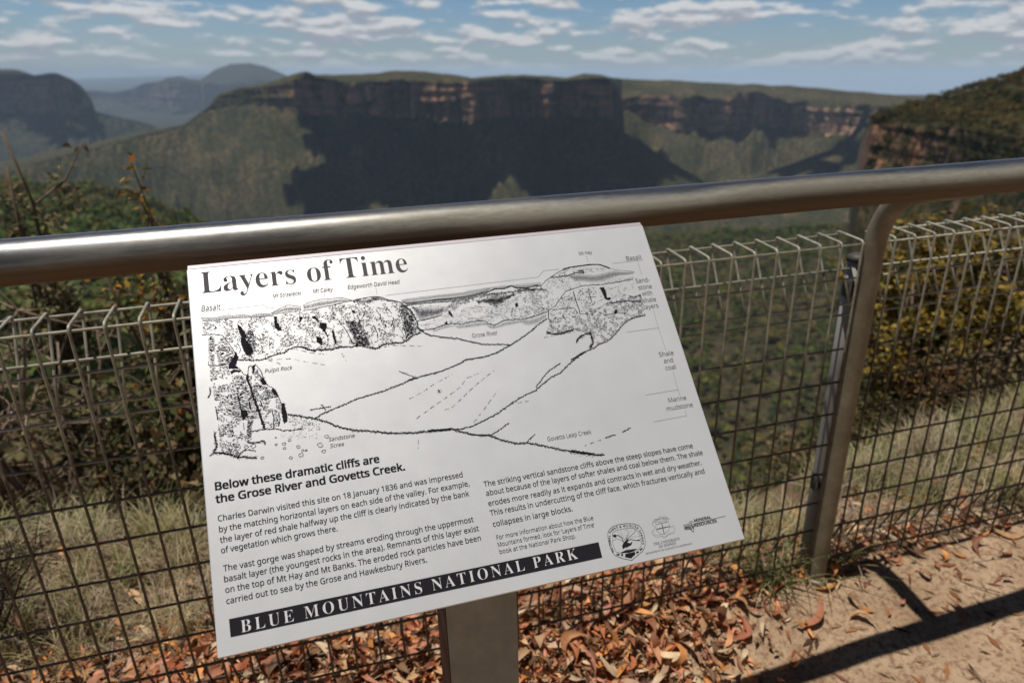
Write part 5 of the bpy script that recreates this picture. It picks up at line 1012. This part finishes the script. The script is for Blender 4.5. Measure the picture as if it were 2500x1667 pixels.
# lettering round the badge, one character after the other along its ring
ring = np.array(RING[0][0]); seg = np.hypot(*np.diff(ring, axis=0).T); cum = np.concatenate([[0], np.cumsum(seg)]); msg = 'NATIONAL PARKS & WILDLIFE SERVICE'; wch = np.array([.55 if ch == 'I' else .6 if ch == ' ' else 1.35 if ch in 'W' else 1.0 for ch in msg]); pos = (np.cumsum(wch) - wch / 2) / wch.sum() * cum[-1]
for ch, s in zip(msg, pos):
    if ch == ' ': continue
    pu, pv = np.interp(s, cum, ring[:, 0]), np.interp(s, cum, ring[:, 1]); qu, qv = np.interp(s + .8, cum, ring[:, 0]) - np.interp(s - .8, cum, ring[:, 0]), np.interp(s + .8, cum, ring[:, 1]) - np.interp(s - .8, cum, ring[:, 1])
    add_text(pu, pv, qu, qv, 2.5, ch, 'b', True)
bpy.context.view_layer.update(); dg = bpy.context.evaluated_depsgraph_get(); LET = {}
def cap_height(f):
    c = bpy.data.curves.new('probe', 'FONT'); c.body = serif('H') if f is F_math else 'H'; c.resolution_u = 1
    if f: c.font = f
    o = bpy.data.objects.new('probe', c); SC.collection.objects.link(o); bpy.context.view_layer.update(); h = o.dimensions[1]; bpy.data.objects.remove(o); bpy.data.curves.remove(c); return h
CAPH = {id(f): cap_height(f) for f in (F_sans, F_math)}
for (o, u0, v0, u1, v1, cap, st, rot) in jobs:
    me = bpy.data.meshes.new_from_object(o.evaluated_get(dg)); n = len(me.vertices)
    if n == 0: continue
    v = np.zeros(n * 3, np.float32); me.vertices.foreach_get('co', v); v = v.reshape(-1, 3)[:, :2].astype(float); me.calc_loop_triangles()
    t = np.zeros(len(me.loop_triangles) * 3, np.int32); me.loop_triangles.foreach_get('vertices', t); t = t.reshape(-1, 3)
    ch0 = CAPH[id(STY[st][0])]
    if rot:
        L = math.hypot(u1, v1); cu_, sv_ = u1 / L, v1 / L; x = (v[:, 0] - (v[:, 0].max() + v[:, 0].min()) / 2) * cap / ch0 * .95; y = v[:, 1] * cap / ch0 - cap / 2
        uu = u0 + x * cu_ + y * sv_; vv = v0 + x * sv_ - y * cu_
    else:
        w = v[:, 0].max() - v[:, 0].min(); uu = u0 + (v[:, 0] - v[:, 0].min()) / w * (u1 - u0); vv = v0 - v[:, 1] / ch0 * cap
    key = 'title_lettering' if st == 'title' else 'banner_lettering' if st == 'banner' else 'badge_lettering' if st == 'w' or rot else 'crest_lettering' if st == 's' else 'emblem_lettering' if cap < 4 else 'body_lettering' if st in 'rb' else 'small_lettering' if v0 > 425 else 'diagram_label_%d' % len(LET)
    h = .0009 if st in ('banner', 'w') else .0004
    # heavier weights: the same letters again, a hair to each side
    e = cap * {'b': .050, 'w': .04, 'r': .013}.get(st, 0); shifts = [(0, 0)] if e == 0 else [(-e, 0), (e, 0)] if st == 'r' else [(-e, -e * .5), (e, -e * .5), (-e, e * .5), (e, e * .5), (0, 0)]
    for k, (du, dv_) in enumerate(shifts): LET.setdefault(key, MB()).add(np.array([P3(a_ + du, b_ + dv_, h + k * 8e-6) for a_, b_ in zip(uu, vv)]), t)
    c = o.data; bpy.data.objects.remove(o); bpy.data.curves.remove(c); bpy.data.meshes.remove(me)

# --- the ink drawing
def poly_area(p): x, y = np.array(p).T; return abs((x * np.roll(y, -1) - y * np.roll(x, -1)).sum()) / 2
def inside(p, q):
    p = np.asarray(p, float); r = np.zeros(len(q), bool); B = np.roll(p, -1, 0)
    for (ax, ay), (bx, by) in zip(p, B): r ^= ((ay > q[:, 1]) != (by > q[:, 1])) & (q[:, 0] < (bx - ax) * (q[:, 1] - ay) / (by - ay + 1e-9) + ax)
    return r
def rand_in(p, n):
    p = np.asarray(p, float); lo, hi = p.min(0), p.max(0); out = []; c = 0
    while c < n: q = rng.uniform(lo, hi, (max(64, n * 2), 2)); q = q[inside(p, q)]; out.append(q); c += len(q)
    return np.concatenate(out)[:n]
class Ink:
    def __init__(s, h): s.V = []; s.F4 = []; s.F3 = []; s.n = 0; s.h = h
    def quads(s, Q):
        Q = np.asarray(Q, float).reshape(-1, 4, 2); m = len(Q)
        if m: s.V.append(Q.reshape(-1, 2)); s.F4.append(np.arange(m * 4).reshape(-1, 4) + s.n); s.n += m * 4
    def strokes(s, A, B, w):
        A, B = np.asarray(A, float), np.asarray(B, float); d = B - A; L = np.linalg.norm(d, axis=1)[:, None] + 1e-9; nrm = np.stack([-d[:, 1], d[:, 0]], 1) / L * (np.broadcast_to(np.asarray(w, float), (len(A),))[:, None] / 2)
        m = (A + B) / 2; s.quads(np.stack([A, m - nrm, B, m + nrm], 1))
    def line(s, pts, w, jit=0.0, step=1.2):
        p = np.asarray(pts, float); L = np.concatenate([[0], np.cumsum(np.hypot(*np.diff(p, axis=0).T))]); n = max(2, int(L[-1] / step) + 1); t = np.linspace(0, L[-1], n); q = np.stack([np.interp(t, L, p[:, 0]), np.interp(t, L, p[:, 1])], 1)
        if jit: q[1:-1] += rng.normal(size=(n - 2, 2)) * jit
        d = np.gradient(q, axis=0); d /= np.linalg.norm(d, axis=1)[:, None] + 1e-9; nr = np.stack([-d[:, 1], d[:, 0]], 1); ww = w * .5 * (rng.uniform(.55, 1.3, n) if jit else np.ones(n))
        a = q + nr * ww[:, None]; b = q - nr * ww[:, None]; s.quads(np.stack([a[:-1], b[:-1], b[1:], a[1:]], 1)); return q
    def blob(s, p, jit=.15):
        p = np.asarray(p, float); q = []
        for a, b in zip(p, np.roll(p, -1, 0)):
            n = max(1, int(np.hypot(*(b - a)) / 1.0)); q.append(a + (b - a) * np.arange(n)[:, None] / n)
        q = np.concatenate(q); q += rng.normal(size=q.shape) * jit
        from mathutils.geometry import tessellate_polygon
        tri = tessellate_polygon([[Vector((x, y, 0)) for x, y in q]]); s.V.append(q); s.F3.append(np.array(tri) + s.n); s.n += len(q)
    def specks(s, C, size):
        n = len(C); a = rng.uniform(0, 6.28, (n, 4)) * 0 + np.arange(4) * 1.57 + rng.uniform(0, 1.5, (n, 1)); r = size * rng.uniform(.3, 1.0, (n, 4)); s.quads(C[:, None, :] + np.stack([np.cos(a) * r, np.sin(a) * r * .7], 2))
    def build(s, name, mat, parent):
        q = np.concatenate(s.V); V = O_ + U_ * (q[:, :1] / 1000) + V_ * (q[:, 1:] / 1000) + N_ * s.h
        return link(name, mesh_np(name, V, [f for f in ([np.concatenate(s.F4)] if s.F4 else []) + ([np.concatenate(s.F3)] if s.F3 else [])], mat, False), parent, base)
ink = Ink(.0003); pat = lambda q, k: vnoise(q[:, 0] / k, q[:, 1] / k, 2.0)
for pts, w, a in THIN: callout = Ink(.0003); callout.line(pts, .32); callout.build('callout_line', M_grey, panel)
for pts, w, a in INK: ink.line(pts, w * .9, .12 + .06 * w, 1.0)
for pts, w, a in BLOB:
    ink.blob(pts, .3); p = np.array(pts); n = int(14 + poly_area(pts) * .35); q = rand_in(p, n); L = rng.uniform(1.2, 4.5, n); dv = np.stack([L, rng.normal(size=n) * .25], 1) / 2; ink.strokes(q - dv, q + dv * rng.uniform(.6, 1.8, (n, 1)), rng.uniform(.25, .6, n))
for pts, w, a in HATCH:
    p = np.array(pts); th = R(a); d = np.array((math.cos(th), -math.sin(th))); nn = np.array((d[1], -d[0])); s = p @ nn; B = np.roll(p, -1, 0)
    for c in np.arange(s.min() + w * .3, s.max(), w * .8):
        c += rng.normal() * w * .12; ts = []
        for P0, P1 in zip(p, B):
            a0, a1 = P0 @ nn - c, P1 @ nn - c
            if (a0 > 0) != (a1 > 0): f = a0 / (a0 - a1); ts.append((P0 + (P1 - P0) * f) @ d)
        ts.sort()
        for t0, t1 in zip(ts[::2], ts[1::2]):
            if t1 - t0 > .3: A = nn * c + d * t0; E = nn * c + d * (t1 - rng.uniform(0, .15) * (t1 - t0)); ink.strokes([A, A], [E, E], .30)
def texture(p, n, hw, dark):
    q = rand_in(p, int(n * 2.2)); m = pat(q, 7) + .7 * pat(q + 40, 2.6); q = q[m > -.05 - dark][:n]; k = len(q); sel = rng.uniform(size=k); L = rng.uniform(.5, 3.2, k)
    ang = np.where(sel < .66, rng.normal(size=k) * .18, np.where(sel < .84, 1.35 + rng.normal(size=k) * .35, rng.uniform(0, 3.1, k))); L = np.where(sel < .66, L, L * .55)
    dv = np.stack([np.cos(ang), np.sin(ang)], 1) * (L / 2)[:, None]; ink.strokes(q - dv, q + dv, rng.uniform(.25, .7, k) * hw)
for pts, w, a in CLIFF: texture(pts, int(w * 1.9), 1.4, .2)
for pts, w, a in FINE: texture(pts, int(w * 1.6), .9, .2)
for pts, w, a in SHADE:
    q = rand_in(pts, int(w * 1.35)); k = len(q); L = rng.uniform(1.5, 5, k); ang = rng.normal(size=k) * .08; dv = np.stack([np.cos(ang), np.sin(ang)], 1) * (L / 2)[:, None]; f = rng.uniform(.25, .8, k); e0, e1 = q - dv, q + dv; ok = inside(pts, e0) & inside(pts, e1); e0[~ok] = q[~ok] - dv[~ok] * .3; e1[~ok] = q[~ok] + dv[~ok] * .3; ink.strokes(e0, e1, f)
for pts, w, a in SPECK:
    n = int(poly_area(pts) * w * .30); q = rand_in(pts, n * 2); q = q[pat(q, 4) + .5 * pat(q + 9, 1.7) > -.15][:n]; ink.specks(q, .55)
    k = q[::3]; ang = rng.uniform(0, 3.14, len(k)); dv = np.stack([np.cos(ang), np.sin(ang)], 1) * rng.uniform(.4, 1.2, (len(k), 1)); ink.strokes(k - dv, k + dv, .4)
for pts, w, a in ROUGH:
    q = ink.line(pts, w * .8, .48, .8); n = len(q) * 5; k = rng.integers(0, len(q), n); C_ = q[k] + rng.normal(size=(n, 2)) * (.7, .55) * (w * .9) + np.array((0, .25 * w)); ink.specks(C_, .36 + .26 * w)
    k = q[::2]; ang = rng.uniform(-.4, 2.6, len(k)); dv = np.stack([np.cos(ang), -np.sin(ang)], 1) * rng.uniform(.4, 2.0, (len(k), 1)) * w; ink.strokes(k, k + dv, .42)
for pts, w, a in DOT:
    p = np.array(pts); L = np.concatenate([[0], np.cumsum(np.hypot(*np.diff(p, axis=0).T))]); n = int(L[-1] * 2.6); t = rng.uniform(0, L[-1], n); t = t[np.sin(t * .55) > -.35]; C_ = np.stack([np.interp(t, L, p[:, 0]), np.interp(t, L, p[:, 1])], 1) + rng.normal(size=(len(t), 2)) * .38; ink.specks(C_, .62)
for pts, w, a in ROCK:
    (x, y), (x2, y2) = pts; r = math.hypot(x2 - x, y2 - y); ang = np.linspace(0, 6.28, 11); rr_ = r * rng.uniform(.55, 1.05, 11); q = np.stack([x + np.cos(ang) * rr_, y + np.sin(ang) * rr_ * .75], 1); q[-1] = q[0]; ink.line(q, .55, .2, .7); m = max(3, int(r * r * .5)); ink.specks(np.array((x, y + r * .25)) + rng.normal(size=(m, 2)) * r * .4, .5)
ink.build('gorge_drawing', M_ink, panel)
bn = Ink(.0006); bn.blob(BANNER, 0.0)
banner = bn.build('park_banner', M_ink, panel)
bd = Ink(.0003); cl = Ink(.0003); mk = Ink(.0003)
for pts, w, a in BADGE_L: bd.line(pts, w, 0, .8)
for pts, w, a in BADGE_F: bd.blob(pts, 0.0)
for pts, w, a in CREST_L: cl.line(pts, w * .8, .05, .6)
for pts, w, a in CREST_F:
    q = rand_in(pts, 60); cl.strokes(q - (.7, 0), q + (.7, 0), .3)
for pts, w, a in MARK_L: mk.line(pts, w, 0, .6)
bd.build('park_service_badge', M_ink, panel); cl.build('university_crest', M_grey, panel); mk.build('layered_emblem', M_ink, panel)
for k, mb in LET.items():
    mb.build('diagram_label' if k.startswith('diagram_label') else k, {'banner_lettering': M_white, 'badge_lettering': M_ink, 'title_lettering': M_grey, 'crest_lettering': M_grey, }.get(k, M_grey if k.startswith('diagram_label') else M_ink), panel, base, False)
# a small dead insect lying on the panel
ix, iy = INSECT; ip = P3(ix, iy, .0008); t = thing('insect', 'tiny dead long legged insect lying on the drawing of the sign', 'insect', ip)
mb = MB(); mb.tube([P3(ix + .6 * k - 1.0, iy + 1.1 * k - 1.8, .0012) for k in range(4)], [.0004, .0008, .0007, .0003], 8); mb.build('body', M_ink, t, ip)
mb = MB()
for k in range(6): sd = -1 if k % 2 else 1; a = .5 + .5 * k; mb.tube([P3(ix, iy, .001), P3(ix + sd * 2.2 * math.cos(a), iy + 2.2 * math.sin(a) - 1, .0025), P3(ix + sd * 4.2 * math.cos(a * .8), iy + 4.0 * math.sin(a) - 2, .0006)], .00013, 5)
mb.build('legs', M_ink, t, ip)

# ---------------------------------------------------------------- the air of the valley
HR = np.array([cr, sky_fw, sky_up]).T; mb = MB(); mb.box(CAM + HR @ np.array((0, 14000, (-1900 + 330) / 2)), (32000, 31500, (1900 + 330) / 2), HR); o = mb.build('haze', None, smooth=False)   # level with the far plain
m = bpy.data.materials.new('valley_haze'); m.use_nodes = True; nt = m.node_tree; nt.nodes.clear(); pv = node(nt, 'ShaderNodeVolumePrincipled'); pv.inputs['Color'].default_value = (.60, .77, 1.0, 1); pv.inputs['Density'].default_value = HAZE; pv.inputs['Anisotropy'].default_value = 0.0
lk(nt, pv.outputs[0], node(nt, 'ShaderNodeOutputMaterial').inputs['Volume']); o.data.materials.append(m); tag(o, kind='stuff')
